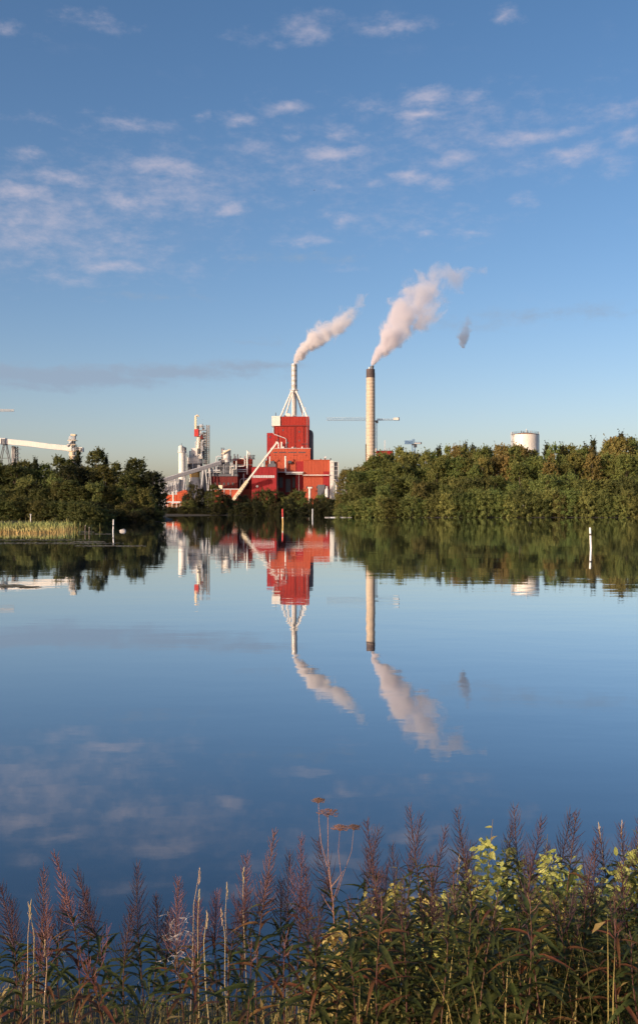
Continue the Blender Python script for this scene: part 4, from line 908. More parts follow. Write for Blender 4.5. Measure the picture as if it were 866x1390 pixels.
# ------------------------------------------------------------------ reeds, floating leaves, markers
def reed_bed():
    n = 9000; P = []
    X = rng.uniform(-66, -27, n * 3); Y = rng.uniform(101, 131, n * 3)
    right = PX(1, 1) * 0 + (-0.262 * Y) + 1.2 * np.sin(Y * .5) + rng.exponential(.8, len(Y)) - 2.6         # the bed ends along a slanting edge
    front = 105 - rng.exponential(1.2, len(Y)) + 3.0 * np.sin(X * .23) + 1.8 * np.sin(X * .9 + 1)
    ok = (X < right) & (Y > front); X, Y = X[ok][:n], Y[ok][:n]; n = len(X)
    dens = np.sin(X * .35 + Y * .21) + np.sin(X * .13 - Y * .33)
    h = (1.02 + .09 * dens + rng.normal(size=n) * .2) * np.clip((Y - 98) / 14, .75, 1.0)
    a = rng.uniform(0, 6.283, n); w = rng.uniform(.022, .05, n); ln = rng.normal(size=(n, 2)) * .16
    z0 = np.maximum(ground_z(X, Y), -.25)
    cx, cy = np.cos(a) * w, np.sin(a) * w; V = np.zeros((3, n, 4, 3))
    for j, q in enumerate((((0, -.6), (0, .6), (.45, .9), (.45, -.9)), ((.45, -.9), (.45, .9), (.8, 1.0), (.8, -1.0)), ((.8, -1.0), (.8, 1.0), (1, .3), (1, -.3)))):
        for i, (t, s) in enumerate(q):
            V[j, :, i, 0] = X + cx * s + ln[:, 0] * t * t; V[j, :, i, 1] = Y + cy * s + ln[:, 1] * t * t; V[j, :, i, 2] = z0 + h * t
    V = V.reshape(-1, 4, 3)
    m = bpy.data.materials.new('reed'); m.use_nodes = True; nt = m.node_tree; L = nt.links.new; b = nt.nodes['Principled BSDF']; b.inputs['Roughness'].default_value = .7
    g = nt.nodes.new('ShaderNodeNewGeometry'); sx = nt.nodes.new('ShaderNodeSeparateXYZ'); L(g.outputs['Position'], sx.inputs[0])
    nz = node(nt, 'ShaderNodeTexNoise', i_Scale=.35, i_Detail=4.0); L(g.outputs['Position'], nz.inputs['Vector'])
    hh = mth(nt, 'MULTIPLY_ADD', nz.outputs[0], .9, mth(nt, 'ADD', sx.outputs[2], -.45))
    cr = nt.nodes.new('ShaderNodeValToRGB'); L(mth(nt, 'MULTIPLY', hh, .62), cr.inputs[0]); e = cr.color_ramp.elements
    e[0].position = .05; e[0].color = (.42, .28, .09, 1); e[1].position = .95; e[1].color = (.40, .25, .10, 1)
    for p, c in ((.25, (.30, .27, .08)), (.5, (.19, .23, .06)), (.72, (.26, .23, .075))): q = e.new(p); q.color = (*c, 1)
    L(cr.outputs[0], b.inputs['Base Color'])
    o = bpy.data.objects.new('reeds', fast_mesh('reeds', V, 4, m)); C.objects.link(o)
    tag(o, 'golden and green reeds standing in the shallows before the spit', 'reeds', kind='stuff')
reed_bed()
def floating_leaves():
    spots = [(60, 737.5, 190, 1.2, 500), (150, 741.2, 80, .9, 420), (130, 725.0, 46, .7, 160), (14, 795.5, 34, 1.6, 130), (40, 797, 22, 1.0, 60), (120, 735.6, 40, .7, 220), (50, 733, 110, 1.0, 240), (118, 722, 20, 1.2, 120)]
    V = []
    for cx_, cy_, w, hh, n in spots:
        for _ in range(n):
            py = cy_ + rng.normal() * hh * .5; px = cx_ + (rng.uniform(-1, 1) + rng.normal() * .12) * w * .5
            D = EYE * F / (py - HY); x = PX(px, D); r = rng.uniform(.06, .16); a0 = rng.uniform(0, 6.28); z = .004 + rng.uniform(0, .012)
            V.append([(x + r * math.cos(a0 + k * 1.0472), D + r * math.sin(a0 + k * 1.0472), z + (.012 if k == 0 else 0)) for k in range(6)])
    m = pmat('floating_leaf', (.22, .17, .07), .5, .4, 3.0)
    o = bpy.data.objects.new('floating_leaves', fast_mesh('floating_leaves', np.array(V), 6, m)); C.objects.link(o)
    tag(o, 'thin drifts of yellowed lily leaves floating beside the reed bed', 'water plants', kind='stuff')
floating_leaves()

def marker(px, pytop, pybase, label, bands, r, lean=0.0, name='marker_post'):
    D = EYE * F / (pybase - HY); h = PZ(pytop, D); c = Vector((PX(px, D), D, 0)); ax = Vector((math.sin(lean), 0, math.cos(lean)))
    t = thing(name, label, 'marker post', c)
    for z0, z1, m in bands:
        MB().cyl(c + ax * (z0 * h - (.8 if z0 == 0 else 0)), c + ax * (z1 * h), r * (1.0 + .002 * z0), n=12).build('band', M[m], t, smooth=True)
    MB().cyl(c + ax * h * .999, c + ax * (h + r * .8), r * .8, r * .3, n=12).build('cap', M[bands[-1][2]], t, smooth=True)
    return t
marker(801.6, 716.6, 744, 'white leaning spar buoy standing alone in open water before the wood', [(0, .62, 'postwhite'), (.62, .72, 'dark'), (.72, 1, 'postwhite')], .07, -.045, 'spar_buoy')
marker(384.2, 691.4, 712.5, 'slim marker post with a red upper half and yellow lower half, before the hedge', [(0, .44, 'yellow'), (.44, .5, 'postwhite'), (.5, 1, 'redpaint')], .13, -.03)
marker(424.2, 691.2, 701.8, 'short white marker post before the dark hedge under the red hall', [(0, 1, 'greypost')], .2, .02)
marker(154, 705.5, 722, 'white marker post with a dark ring, beside the pale stone near the spit', [(0, .45, 'postwhite'), (.45, .55, 'dark'), (.55, 1, 'postwhite')], .065, .03)
def shore_post():
    D = 152.0; c = Vector((PX(42.2, D), D, 0)); t = thing('shore_post', 'tiny white post among the shrubs behind the reed bed', 'post', c)
    MB().cyl(c, (c.x, D, PZ(698.6, D)), .06, n=10).build('pole', M['postwhite'], t, smooth=True)
    MB().box(c.x - .14, c.x + .14, D - .14, D + .14, PZ(698.6, D), PZ(697.6, D)).build('top_plate', M['grey'], t)
    for px, py in ((116, 715), (121.5, 717)):
        D = 104 + (121 - px) * .5; c = Vector((PX(px, D), D, 0)); t = thing('mooring_post', 'weathered wooden post at the end of the reed bed, ' + ('nearer the reeds' if px < 120 else 'nearer the open water'), 'post', c, 'posts at the end of the reed bed')
        MB().cyl(c - Vector((0, 0, .6)), (c.x + .03, D, PZ(py - 1, D)), .09, .07, n=8).build('pole', M['bark'], t, smooth=True)
        MB().cyl((c.x + .03, D, PZ(py - 1, D)), (c.x + .03, D, PZ(py - 1.6, D)), .08, .05, n=8).build('cap', M['stone'], t, smooth=True)
shore_post()
def boulder(px, pyb, wpx, hpx, label, seed):
    D = EYE * F / (pyb - HY); s = D / F; rr = random.Random(seed); c = (PX(px, D), D, 0)
    import bmesh
    bm = bmesh.new(); bmesh.ops.create_icosphere(bm, subdivisions=3, radius=1)
    from mathutils import noise
    for v in bm.verts:
        k = 1 + .28 * noise.noise(v.co * 1.3 + Vector((seed, 0, 0))) + .10 * noise.noise(v.co * 3.7)
        v.co = Vector((v.co.x * k * wpx * s * .5, v.co.y * k * wpx * s * .4, v.co.z * k * hpx * s * .95))
    me = bpy.data.meshes.new('boulder'); bm.to_mesh(me); bm.free(); me.materials.append(M['stone'])
    me.polygons.foreach_set('use_smooth', [True] * len(me.polygons))
    o = bpy.data.objects.new('boulder', me); o.location = c; C.objects.link(o); tag(o, label, 'boulder')
boulder(167.2, 721.2, 9.5, 3.4, 'pale rounded boulder in the dark water beside the white post', 3)
boulder(137, 706.8, 7, 2.2, 'low reddish boulder at the dark waterline of the spit', 8)
boulder(152.5, 704.6, 5, 4.5, 'small upright stone on the waterline above the white post', 5)
def boom_log(px0, px1, py, label):
    D = EYE * F / (py - HY); a, b = Vector((PX(px0, D), D, .05)), Vector((PX(px1, D), D + 2, .05))
    c = (a + b) / 2; t = thing('floating_boom', label, 'boom', (c.x, c.y, 0))
    n = 5
    for k in range(n):
        p, q = a.lerp(b, k / n), a.lerp(b, (k + .94) / n); MB().cyl(p, q, .13, n=10).build('log', M['postwhite' if k % 2 else 'stone'], t, smooth=True)
boom_log(314, 347, 698.6, 'thin pale floating boom along the far bank below the white boom')
boom_log(441, 478, 702.6, 'thin pale floating boom where the hedge meets the right-hand wood')
def bird(px, py, D, span, ang, label):
    c = PT(px, py, D); t = thing('bird', label, 'bird', c)
    mb = MB(); prof = [(0, .01), (.12, .05), (.3, .09), (.55, .08), (.8, .035), (1, .01)]; d = Vector((math.cos(ang), math.sin(ang), .1)) * span * .5
    mb.tube([c + d * (p - .5) for p, r in prof], [r * span * .5 for p, r in prof], 8); mb.build('body', M['bird'], t, smooth=True)
    w = Vector((-math.sin(ang), math.cos(ang), 0))
    for s in (-1, 1):
        mb = MB(); pts = [(0, .16, .04), (.22, .15, .14), (.5, -.12, .10)]; top = []; 
        for k, (o, f, z) in enumerate(pts): top += [c + w * s * o * span + d * (f + .28 - .1 * k) + Vector((0, 0, z * span)), c + w * s * o * span + d * (f - .22 + .12 * k) + Vector((0, 0, z * span))]
        lo = [p - Vector((0, 0, .012 * span)) for p in top]; n = len(top)
        mb.add(top + lo, [(0, 2, 3, 1), (2, 4, 5, 3), (6, 7, 9, 8), (8, 9, 11, 10), (0, 6, 8, 2), (2, 8, 10, 4), (1, 3, 9, 7), (3, 5, 11, 9), (4, 10, 11, 5), (0, 1, 7, 6)]); mb.build('wing', M['bird'], t)
bird(426.5, 258.5, 240, .75, .6, 'dark bird gliding high in the sky above the mill stacks')
bird(275, 569.5, 640, 1.3, 2.1, 'dark bird in flight beside the top of the digester tower')

# ------------------------------------------------------------------ steam
def plume(name, label, D, axis, dens, col, seed, nscale, bend):
    """axis: (column, row, radius in columns) along the plume; object X runs from the stack mouth to the last point"""
    s = D / F
    p0 = PT(axis[0][0], axis[0][1], D); p1 = PT(axis[-1][0], axis[-1][1], D) ; ex = (p1 - p0).normalized(); Lg = (p1 - p0).length
    ey = Vector((0, 1, 0)); ez = ex.cross(ey).normalized() * 1.0
    if ez.z < 0: ez = -ez
    T = []; 
    for px, py, r in axis:
        d = PT(px, py, D) - p0; T.append((d.dot(ex) / Lg, d.dot(ez) / Lg, r * s / Lg))
    ts, cs, rs = zip(*T)
    def at(t): return float(np.interp(t, ts, cs)), float(np.interp(t, ts, rs))
    from mathutils import noise
    # hull, a closed billowed skin a little outside the visible steam
    nr, ns = 60, 28; V = []; Fc = []
    t0, t1 = -.012, 1.0 + rs[-1] * .9
    for i in range(nr + 1):
        t = t0 + (t1 - t0) * i / nr; c, r = at(t); end = min(1.0, (t - t0) / .02 + .5) * min(1.0, max(.02, math.sqrt(max(0, (t1 - t) / (rs[-1] * 1.2)))))
        for k in range(ns):
            a = k / ns * 6.2832; q = Vector((t * 9, math.cos(a) * r * 9, math.sin(a) * r * 9 + c * 9)) + Vector((seed, 0, 0))
            rr = r * end * (1.36 + .2 * noise.noise(q * 1.6))
            V.append((t * Lg, math.cos(a) * rr * Lg, (c + math.sin(a) * rr) * Lg))
    for i in range(nr):
        for k in range(ns): Fc.append((i * ns + k, i * ns + (k + 1) % ns, (i + 1) * ns + (k + 1) % ns, (i + 1) * ns + k))
    Fc += [tuple(range(ns))[::-1], tuple(range(nr * ns, nr * ns + ns))]
    me = bpy.data.meshes.new(name); me.from_pydata(V, [], Fc); me.update()
    o = bpy.data.objects.new(name, me); C.objects.link(o)
    o.matrix_world = Matrix(((ex.x, ey.x, ez.x, p0.x), (ex.y, ey.y, ez.y, p0.y), (ex.z, ey.z, ez.z, p0.z), (0, 0, 0, 1)))
    m = bpy.data.materials.new(name); m.use_nodes = True; nt = m.node_tree; nt.nodes.clear(); L = nt.links.new
    out = nt.nodes.new('ShaderNodeOutputMaterial'); pv = nt.nodes.new('ShaderNodeVolumePrincipled'); L(pv.outputs[0], out.inputs['Volume'])
    pv.inputs['Color'].default_value = (*col, 1); pv.inputs['Anisotropy'].default_value = .0
    tc = nt.nodes.new('ShaderNodeTexCoord'); sx = nt.nodes.new('ShaderNodeSeparateXYZ'); L(tc.outputs['Object'], sx.inputs[0])
    t = mth(nt, 'DIVIDE', sx.outputs[0], Lg)
    def curve(vals, lo, hi):
        fc = nt.nodes.new('ShaderNodeFloatCurve'); cv = fc.mapping.curves[0]
        pts = [(max(0, min(1, a)), (v - lo) / (hi - lo)) for a, v in zip(ts, vals)]
        cv.points[0].location = pts[0]; cv.points[-1].location = pts[-1]
        for p in pts[1:-1]: cv.points.new(*p)
        for p in cv.points: p.handle_type = 'VECTOR'
        fc.mapping.update(); L(t, fc.inputs['Value'])
        return mth(nt, 'MULTIPLY_ADD', fc.outputs[0], hi - lo, lo)
    lo, hi = min(cs) - 1e-4, max(cs) + 1e-4; c = curve(cs, lo, hi); r = curve(rs, 0, max(rs) * 1.01)
    dz = mth(nt, 'SUBTRACT', mth(nt, 'DIVIDE', sx.outputs[2], Lg), c); dy = mth(nt, 'DIVIDE', sx.outputs[1], Lg)
    dist = mth(nt, 'DIVIDE', mth(nt, 'SQRT', mth(nt, 'ADD', mth(nt, 'MULTIPLY', dz, dz), mth(nt, 'MULTIPLY', dy, dy))), r)
    # noise whose cells grow along the plume
    mp = node(nt, 'ShaderNodeMapping'); mp.inputs['Location'].default_value = (seed * 3.1, 0, 0); L(tc.outputs['Object'], mp.inputs[0])
    n1 = node(nt, 'ShaderNodeTexNoise', i_Scale=nscale, i_Detail=9.0, i_Roughness=.68, i_Distortion=.5); L(mp.outputs[0], n1.inputs['Vector'])
    e = mth(nt, 'ADD', mth(nt, 'MULTIPLY_ADD', n1.outputs[0], 3.4, -1.6), mth(nt, 'SUBTRACT', .80, dist))
    fade = node(nt, 'ShaderNodeMapRange'); L(t, fade.inputs[0]); fade.inputs[1].default_value = .55; fade.inputs[2].default_value = 1.05; fade.inputs[3].default_value = 0; fade.inputs[4].default_value = bend
    e = mth(nt, 'SUBTRACT', e, fade.outputs[0])
    mr = node(nt, 'ShaderNodeMapRange', interpolation_type='SMOOTHSTEP'); L(e, mr.inputs[0]); mr.inputs[1].default_value = 0; mr.inputs[2].default_value = .6; mr.inputs[3].default_value = 0; mr.inputs[4].default_value = 1
    dn = mth(nt, 'DIVIDE', mth(nt, 'MULTIPLY', mr.outputs[0], dens), mth(nt, 'MULTIPLY', r, Lg))
    th = node(nt, 'ShaderNodeMapRange'); L(t, th.inputs[0]); th.inputs[1].default_value = .25; th.inputs[2].default_value = .95; th.inputs[3].default_value = 1; th.inputs[4].default_value = .16
    L(mth(nt, 'MULTIPLY', dn, th.outputs[0]), pv.inputs['Density'])
    m.cycles.volume_step_rate = .18
    me.materials.append(m)
    return tag(o, label, 'steam', 'steam over the mill')
plume('steam_plume', 'white steam plume drifting from the slim steel stack', 762.0,
      [(399.3, 495, 2.6), (403, 488, 6), (410, 479, 8.5), (420, 468, 13), (434, 457, 17), (450, 446, 17), (465, 434, 18), (480, 419, 18), (494, 404, 14)], 3.2, (.915, .895, .90), 2.0, .10, .62)
plume('steam_plume', 'larger pinkish grey steam plume billowing from the concrete chimney', 700.0,
      [(505.8, 494, 2.4), (510, 488, 6), (518, 478, 11), (527, 462, 17), (540, 444, 24), (555, 424, 30), (570, 404, 35), (585, 388, 35), (602, 378, 33), (622, 374, 28), (644, 368, 20)], 3.0, (.885, .865, .895), 7.0, .075, .55)
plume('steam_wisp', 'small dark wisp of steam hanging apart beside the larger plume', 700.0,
      [(629, 472, 3), (628, 464, 8), (631, 450, 11), (633, 438, 10), (634, 430, 5)], 1.2, (.45, .50, .60), 4.0, .16, .35)  # shadowed wisp, its shade put into the dark bluish steam colour

# ------------------------------------------------------------------ plants on the near bank
def plantmat(name, a, b, trans=.25, rough=.55, scale=9, ov=.3): return leafmat(name, (a, b), rough, trans, scale, ov)
M['fw_leaf'] = plantmat('fireweed_leaf', (.028, .043, .012), (.085, .096, .026))  # dark green, with the shade on the front plants put in
M['fw_leaf_red'] = plantmat('fireweed_leaf_reddened', (.12, .038, .020), (.16, .085, .03))
M['fw_stem'] = plantmat('fireweed_stem', (.085, .036, .030), (.12, .062, .042), 0)
M['fw_pod'] = plantmat('fireweed_pod', (.036, .020, .026), (.080, .042, .046), .1)  # purplish pods, darkened and cooled to carry the shade on them
M['fw_pod_red'] = plantmat('fireweed_pod_red', (.11, .046, .046), (.20, .095, .08), .15)
M['fluff'] = plantmat('seed_fluff', (.55, .48, .44), (.7, .62, .56), .4, .9)
M['straw'] = plantmat('dry_straw', (.46, .34, .17), (.60, .46, .26), .2)
M['umbel'] = plantmat('dry_umbel', (.16, .075, .045), (.26, .13, .075), .1)
M['umbel_stem'] = plantmat('dry_umbel_stem', (.26, .13, .085), (.36, .21, .13), 0)
M['willow_leaf'] = plantmat('willow_leaf', (.38, .42, .09), (.68, .64, .22), .4, .5, 14)  # raised leaf colour carries the bright sun on the saplings
M['willow_leaf_gold'] = plantmat('willow_leaf_gold', (.52, .40, .10), (.62, .53, .20), .4, .5, 14)
M['willow_twig'] = plantmat('willow_twig', (.14, .10, .05), (.20, .14, .07), 0)
M['under_green'] = plantmat('undergrowth_green', (.030, .042, .012), (.13, .13, .035), .3)
M['under_gold'] = plantmat('undergrowth_gold', (.30, .23, .07), (.46, .37, .13), .35)
pr = random.Random(21)
def leaf_mesh(name, L_, W_, droop, mat, fold=.25, shape='lance'):
    """a folded, arching leaf along +X from the origin"""
    n = 5; V = []; Fc = []
    for i in range(n + 1):
        t = i / n
        w = W_ * (math.sin(math.pi * (t ** .75 * .94 + .05)) if shape == 'lance' else math.sin(math.pi * (t ** .62 * .96 + .03)) ** .8)
        ang = droop * t; x = L_ * t * (1 - .25 * abs(droop) * t * .6); z = -L_ * droop * .5 * t * t + .012 * L_ * math.sin(t * 9)
        V += [(x, -w * .5, z + w * fold), (x, 0, z), (x, w * .5, z + w * fold)]
    for i in range(n):
        a = i * 3; Fc += [(a, a + 1, a + 4, a + 3), (a + 1, a + 2, a + 5, a + 4)]
    me = bpy.data.meshes.new(name); me.from_pydata(V, [], Fc); me.materials.append(mat)
    me.polygons.foreach_set('use_smooth', [True] * len(me.polygons)); me.update(); return me
FWL = [leaf_mesh('leaf', 1, .130 + .018 * (k % 3), d, M['fw_leaf']) for k, d in enumerate((.8, 1.2, 1.6, 2.0))] + [leaf_mesh('leaf', 1, .12, d, M['fw_leaf_red']) for d in (1.2, 1.9)]
WLL = [leaf_mesh('leaf', 1, .48 + .06 * k, d, M['willow_leaf'], .14, 'oval') for k, d in enumerate((.25, .5, .8))] + [leaf_mesh('leaf', 1, .46, d, M['willow_leaf_gold'], .16, 'oval') for d in (.4, .9)]
def add_leaf(parent, me, p, az, el, size, roll=0):
    o = bpy.data.objects.new('leaf', me); C.objects.link(o); o.parent = parent
    o.location = p; o.rotation_euler = (roll, -el, az); o.scale = (size, size, size); return o

def pod_head(p0, p1, n, plen, spread, rw, rr):
    """seed pods set spirally on the top of the stem, pointing up and out"""
    mb = MB(); ax = (p1 - p0); L_ = ax.length; axn = ax.normalized(); u = axn.orthogonal().normalized(); w = axn.cross(u)
    for k in range(n):
        t = (k + rr.uniform(0, .8)) / n; t = min(.985, t); a = k * 2.4 + rr.uniform(-.3, .3)
        d = u * math.cos(a) + w * math.sin(a); c = p0 + ax * t
        ln = plen * (1.0 - .62 * t) * rr.uniform(.7, 1.15); s = spread * (1 - .35 * t) * rr.uniform(.75, 1.25)
        e1 = c + d * ln * .40 * s + axn * ln * .36; e2 = c + d * ln * .70 * s + axn * ln * .95 * rr.uniform(.8, 1.1)
        mb.tube([c, e1, e2], [rw * .55, rw, rw * .35], 3)
    return mb
def fireweed(px, pytop, d, label, red=False, nleaf=22, lean=0.0, fluff=0, head=.36, bushy=1.0):
    x = PX(px, d); z = gz(x, d) - .02; top = PZ(pytop, d); H = max(.45, top - z)
    t = thing('fireweed', label, 'plant', (x, d, z), 'fireweed gone to seed on the near bank')
    rr = random.Random(int(px * 13 + d * 101)); lean += rr.choice((-1, 1)) * rr.uniform(.10, .2) if rr.random() < .2 else 0; ph = rr.uniform(0, 6.28); am = rr.uniform(.01, .035)
    pt = lambda q: Vector((lean * q * q * H + am * math.sin(ph + q * 4), am * math.cos(ph + q * 3.3), q * H))
    mb = MB(); n = 8; mb.tube([pt(i / n) for i in range(n + 1)], [.0034 * (1 - .78 * i / n) + .0006 for i in range(n + 1)], 5)
    def sub(nm, mb, mat):
        me = bpy.data.meshes.new(nm); me.from_pydata(mb.v, [], mb.f); me.materials.append(mat)
        o = bpy.data.objects.new(nm, me); C.objects.link(o); o.parent = t; return o
    sub('stem', mb, M['fw_stem'])
    hb = 1 - head; size = .78 + .22 * rr.random()
    mb = pod_head(pt(hb), pt(1.0), int(80 * bushy * head / .36), .100 * size * (d / 3.9), 1.15, .0015, rr)
    if rr.random() < .45:                               # one or two side spikes below the main one
        for _ in range(rr.choice((1, 2, 2))):
            q = hb - rr.uniform(-.02, .10); a = rr.uniform(0, 6.28); e = pt(q) + Vector((math.cos(a) * .055, math.sin(a) * .055, .13 + .08 * rr.random()))
            mb.tube([pt(q), pt(q).lerp(e, .5) + Vector((math.cos(a) * .012, math.sin(a) * .012, -.01)), e], [.002, .0016, .0008], 4)
            m2 = pod_head(pt(q).lerp(e, .35), e, 16, .055, .8, .0011, rr); mb.add(m2.v, m2.f)
    o = sub('seed_head', mb, M['fw_pod_red'] if red else M['fw_pod']); o['kind'] = 'stuff'
    if fluff:
        V = []
        for _ in range(fluff):
            q = pt(hb + rr.uniform(-.05, .2)) + Vector((rr.gauss(0, .035), rr.gauss(0, .03), rr.gauss(0, .03)))
            for _ in range(9):
                e = q + Vector((rr.gauss(0, .014), rr.gauss(0, .014), rr.gauss(0, .010))); w = Vector((rr.gauss(0, .0008), rr.gauss(0, .0008), .0007)); V.append([q, e + w, e - w])
        fo = bpy.data.objects.new('seed_fluff', fast_mesh('seed_fluff', np.array([[tuple(p) for p in f] for f in V]), 3, M['fluff'])); C.objects.link(fo); fo.parent = t; fo['kind'] = 'stuff'
    q0 = .26
    for k in range(nleaf):
        q = q0 + (hb + .05 - q0) * ((k + rr.random()) / nleaf) ** .62; a = k * 2.4 + rr.uniform(-.4, .4)
        size = (.092 + .05 * math.sin(math.pi * min(1, (q - q0) / (hb - q0) * .8 + .12))) * rr.uniform(.75, 1.2)
        me = rr.choice(FWL[4:] if (red and rr.random() < .45) else FWL[:4] if rr.random() < .9 else FWL)
        add_leaf(t, me, pt(q), a, rr.uniform(.35, 1.15), size, rr.uniform(-.4, .4))
    return t
def ordinal(k): return ORD[min(k, 48)]
UMB = 445.0
left = [(14, 1200, 3.9), (52, 1182, 4.2), (112, 1158, 3.8), (88, 1222, 4.5), (162, 1183, 3.8), (194, 1176, 4.3), (246, 1196, 3.7), (292, 1212, 4.2), (326, 1190, 4.4), (352, 1132, 3.7), (402, 1138, 4.0), (374, 1196, 4.5), (424, 1176, 3.6), (32, 1226, 4.4), (136, 1216, 4.3), (214, 1218, 4.4), (272, 1226, 4.0), (312, 1214, 3.8), (338, 1166, 4.2), (388, 1158, 4.4), (68, 1236, 3.7), (178, 1236, 3.7), (230, 1240, 4.0), (412, 1196, 4.3)]
right = [(470, 1142, 4.0), (488, 1128, 4.3), (506, 1112, 3.8), (540, 1110, 4.1), (568, 1126, 3.9), (594, 1100, 3.7), (610, 1146, 4.4), (640, 1100, 4.0), (656, 1140, 3.5), (672, 1118, 4.2), (698, 1116, 3.8), (724, 1098, 4.1), (742, 1106, 4.4), (762, 1106, 3.7), (786, 1140, 3.5),
         (812, 1098, 3.9), (826, 1126, 4.3), (846, 1112, 3.7), (866, 1122, 4.1), (524, 1152, 3.5), (582, 1164, 3.4), (708, 1160, 3.4), (752, 1150, 4.6), (800, 1164, 3.4), (552, 1150, 4.6), (625, 1168, 3.4), (482, 1186, 3.4), (844, 1170, 3.4)]
for k, (px, py, d) in enumerate(sorted(left)):
    red = px in (112, 246, 292, 352, 402, 52, 272, 338, 68)
    fireweed(px, py, d, f'{"reddish" if red else "brownish purple"} fireweed seed spike, {ordinal(len(left) - 1 - k)} leftward from the dry umbel plant', red, 26 if px in (162, 194, 112) else 19, pr.uniform(-.04, .05), 26 if px == 246 else 10 if px == 272 else 4 if px in (88, 292) else 0, .40 if px in (14, 52, 194, 246) else .33)
for k, (px, py, d) in enumerate(sorted(right)):
    fireweed(px, py, d, f'dark purple fireweed seed spike, {ordinal(k)} rightward from the dry umbel plant', False, 36, pr.uniform(-.10, .10), 0, .24)
for px, py, d, side in ((-24, 1190, 3.9, 'left'), (896, 1108, 3.8, 'right')):
    fireweed(px, py, d, f'fireweed seed spike standing just outside the {side} picture edge', False, 22)
# short leafy shoots in front of the tall ones
for k in range(26):
    px = 418 + k * 18 + pr.uniform(-8, 8); py = 1235 + pr.uniform(-22, 40)
    fireweed(px, py, 3.15 + pr.uniform(-.1, .25), f'short leafy green fireweed shoot, {ordinal(k)} from the left under the tall spikes', pr.random() < .15, 30, pr.uniform(-.08, .08), 0, .1, .25)
for k, (px, py) in enumerate(((30, 1318), (140, 1305), (262, 1296), (335, 1282), (385, 1268))):
    fireweed(px, py, 3.3, f'short reddish fireweed shoot, {ordinal(k)} from the left in the sparse front rank', True, 22, pr.uniform(-.08, .08), 0, .14, .35)

def umbel_plant():
    d = 3.9; px = 441; x = PX(px, d); z = gz(x, d); t = thing('dry_umbel_plant', 'tall dry umbel plant with reddish stems and flat brown seed umbels', 'plant', (x, d, z))
    P = lambda a, b, dd=0: Vector((PX(a, d), d + dd, PZ(b, d)))
    base = P(452, 1420); fork = P(448, 1212)
    mains = [([base, P(455, 1280), P(452, 1225), P(445.5, 1165), P(445, 1106)], .0052, P(445.5, 1104), 30), ([P(452, 1225), P(446, 1186, .03), P(436, 1150, .05), P(433, 1120, .06), P(432.5, 1096, .06)], .0034, P(432.5, 1093.5, .06), 17),
             ([P(452, 1222), P(463, 1186, -.03), P(459, 1150, -.04), P(461, 1122, -.05)], .003, P(461.5, 1119, -.05), 22), ([P(453, 1230), P(466, 1196, .06), P(478, 1165, .08), P(481, 1136, .08)], .003, P(481.5, 1132.5, .08), 17)]
    for pts, r, c, w in mains:
        mb = MB(); n = len(pts); mb.tube(pts, [r * .5 * (1 - .5 * i / (n - 1)) for i in range(n)], 7); mb.build('stem', M['umbel_stem'], t, smooth=True)
        mb = MB(); R_ = w * d / F * .5; e0 = pts[-1]
        um = MB()
        for k in range(20):
            a = k * 2.4; q = math.sqrt((k + .6) / 20); tip = c + Vector((math.cos(a) * q * R_, math.sin(a) * q * R_, -.008 * q * q + pr.uniform(-.002, .003) + .004))
            um.tube([e0, e0.lerp(tip, .55) + Vector((0, 0, .004)), tip], [.0009, .0007, .0006], 3)
            for j in range(7):
                b = j * .9 + k; o = tip + Vector((math.cos(b) * .0065, math.sin(b) * .0065, .003 + pr.uniform(0, .003)))
                um.tube([tip, o], [.0005, .0004], 3); um.lathe(o, [(.0003, -.001), (.0013, .0006), (.0012, .0016), (.0003, .003)], 5)
        o = um.build('umbel', M['umbel'], t); o['kind'] = 'stuff'
    for a, b in ((P(449, 1205), P(466, 1182)), (P(453, 1240), P(437, 1214))):
        mb = MB(); mb.tube([a, a.lerp(b, .6) + Vector((0, 0, -.004)), b], [.002, .0016, .0008], 5); mb.build('side_stalk', M['umbel_stem'], t)
umbel_plant()

def straw(px0, py0, px1, py1, d, label):
    x = PX(px0, d); z = gz(x, d); t = thing('dry_grass_stalk', label, 'grass stalk', (x, d, z), 'dry straw stalks on the near bank')
    rs = random.Random(int(px0 * 7)); a = Vector((x, d, z)); b = PT(px1, py1, d); m = a.lerp(b, .55) + Vector(((a.x - b.x) * .12 + rs.uniform(-.022, .022), rs.uniform(-.03, .03), 0)); nod = Vector((rs.uniform(-.035, .035), rs.uniform(-.02, .02), -.004))
    mb = MB(); b = b + nod; mb.tube([a, a.lerp(m, .6), m, m.lerp(b, .6) - nod * .45, b], [.0022, .002, .0018, .0014, .0008], 5); mb.build('stalk', M['straw'], t, smooth=True)
    mb = MB(); rr = random.Random(int(px1)); ax = (b - m).normalized()
    for k in range(14):
        c = b - ax * (.004 + .0045 * k); dd = Vector((rr.uniform(-1, 1), rr.uniform(-1, 1), 0)) * .004; mb.tube([c, c + dd + ax * .006, c + dd * 1.2 + ax * .014], [.0006, .0014, .0003], 3)
    mb.build('seed_spike', M['straw'], t)['kind'] = 'stuff'
for k, (a, b, c, e, d) in enumerate(((36, 1390, 38, 1222, 3.6), (45, 1390, 51, 1226, 3.6), (64, 1390, 69, 1272, 3.5), (256, 1390, 262, 1178, 3.7), (272, 1390, 268, 1206, 3.9), (306, 1390, 301, 1200, 3.8), (313, 1390, 308, 1232, 3.6), (340, 1390, 327, 1176, 4.0), (291, 1390, 273, 1236, 3.5), (614, 1390, 618, 1164, 3.8), (842, 1390, 843, 1114, 4.2), (822, 1390, 820, 1118, 4.4), (800, 1390, 806, 1186, 3.8))):
    straw(a, b, c, e, d, f'pale dry grass stalk, {ordinal(k)} from the left of the straw-coloured stalks')

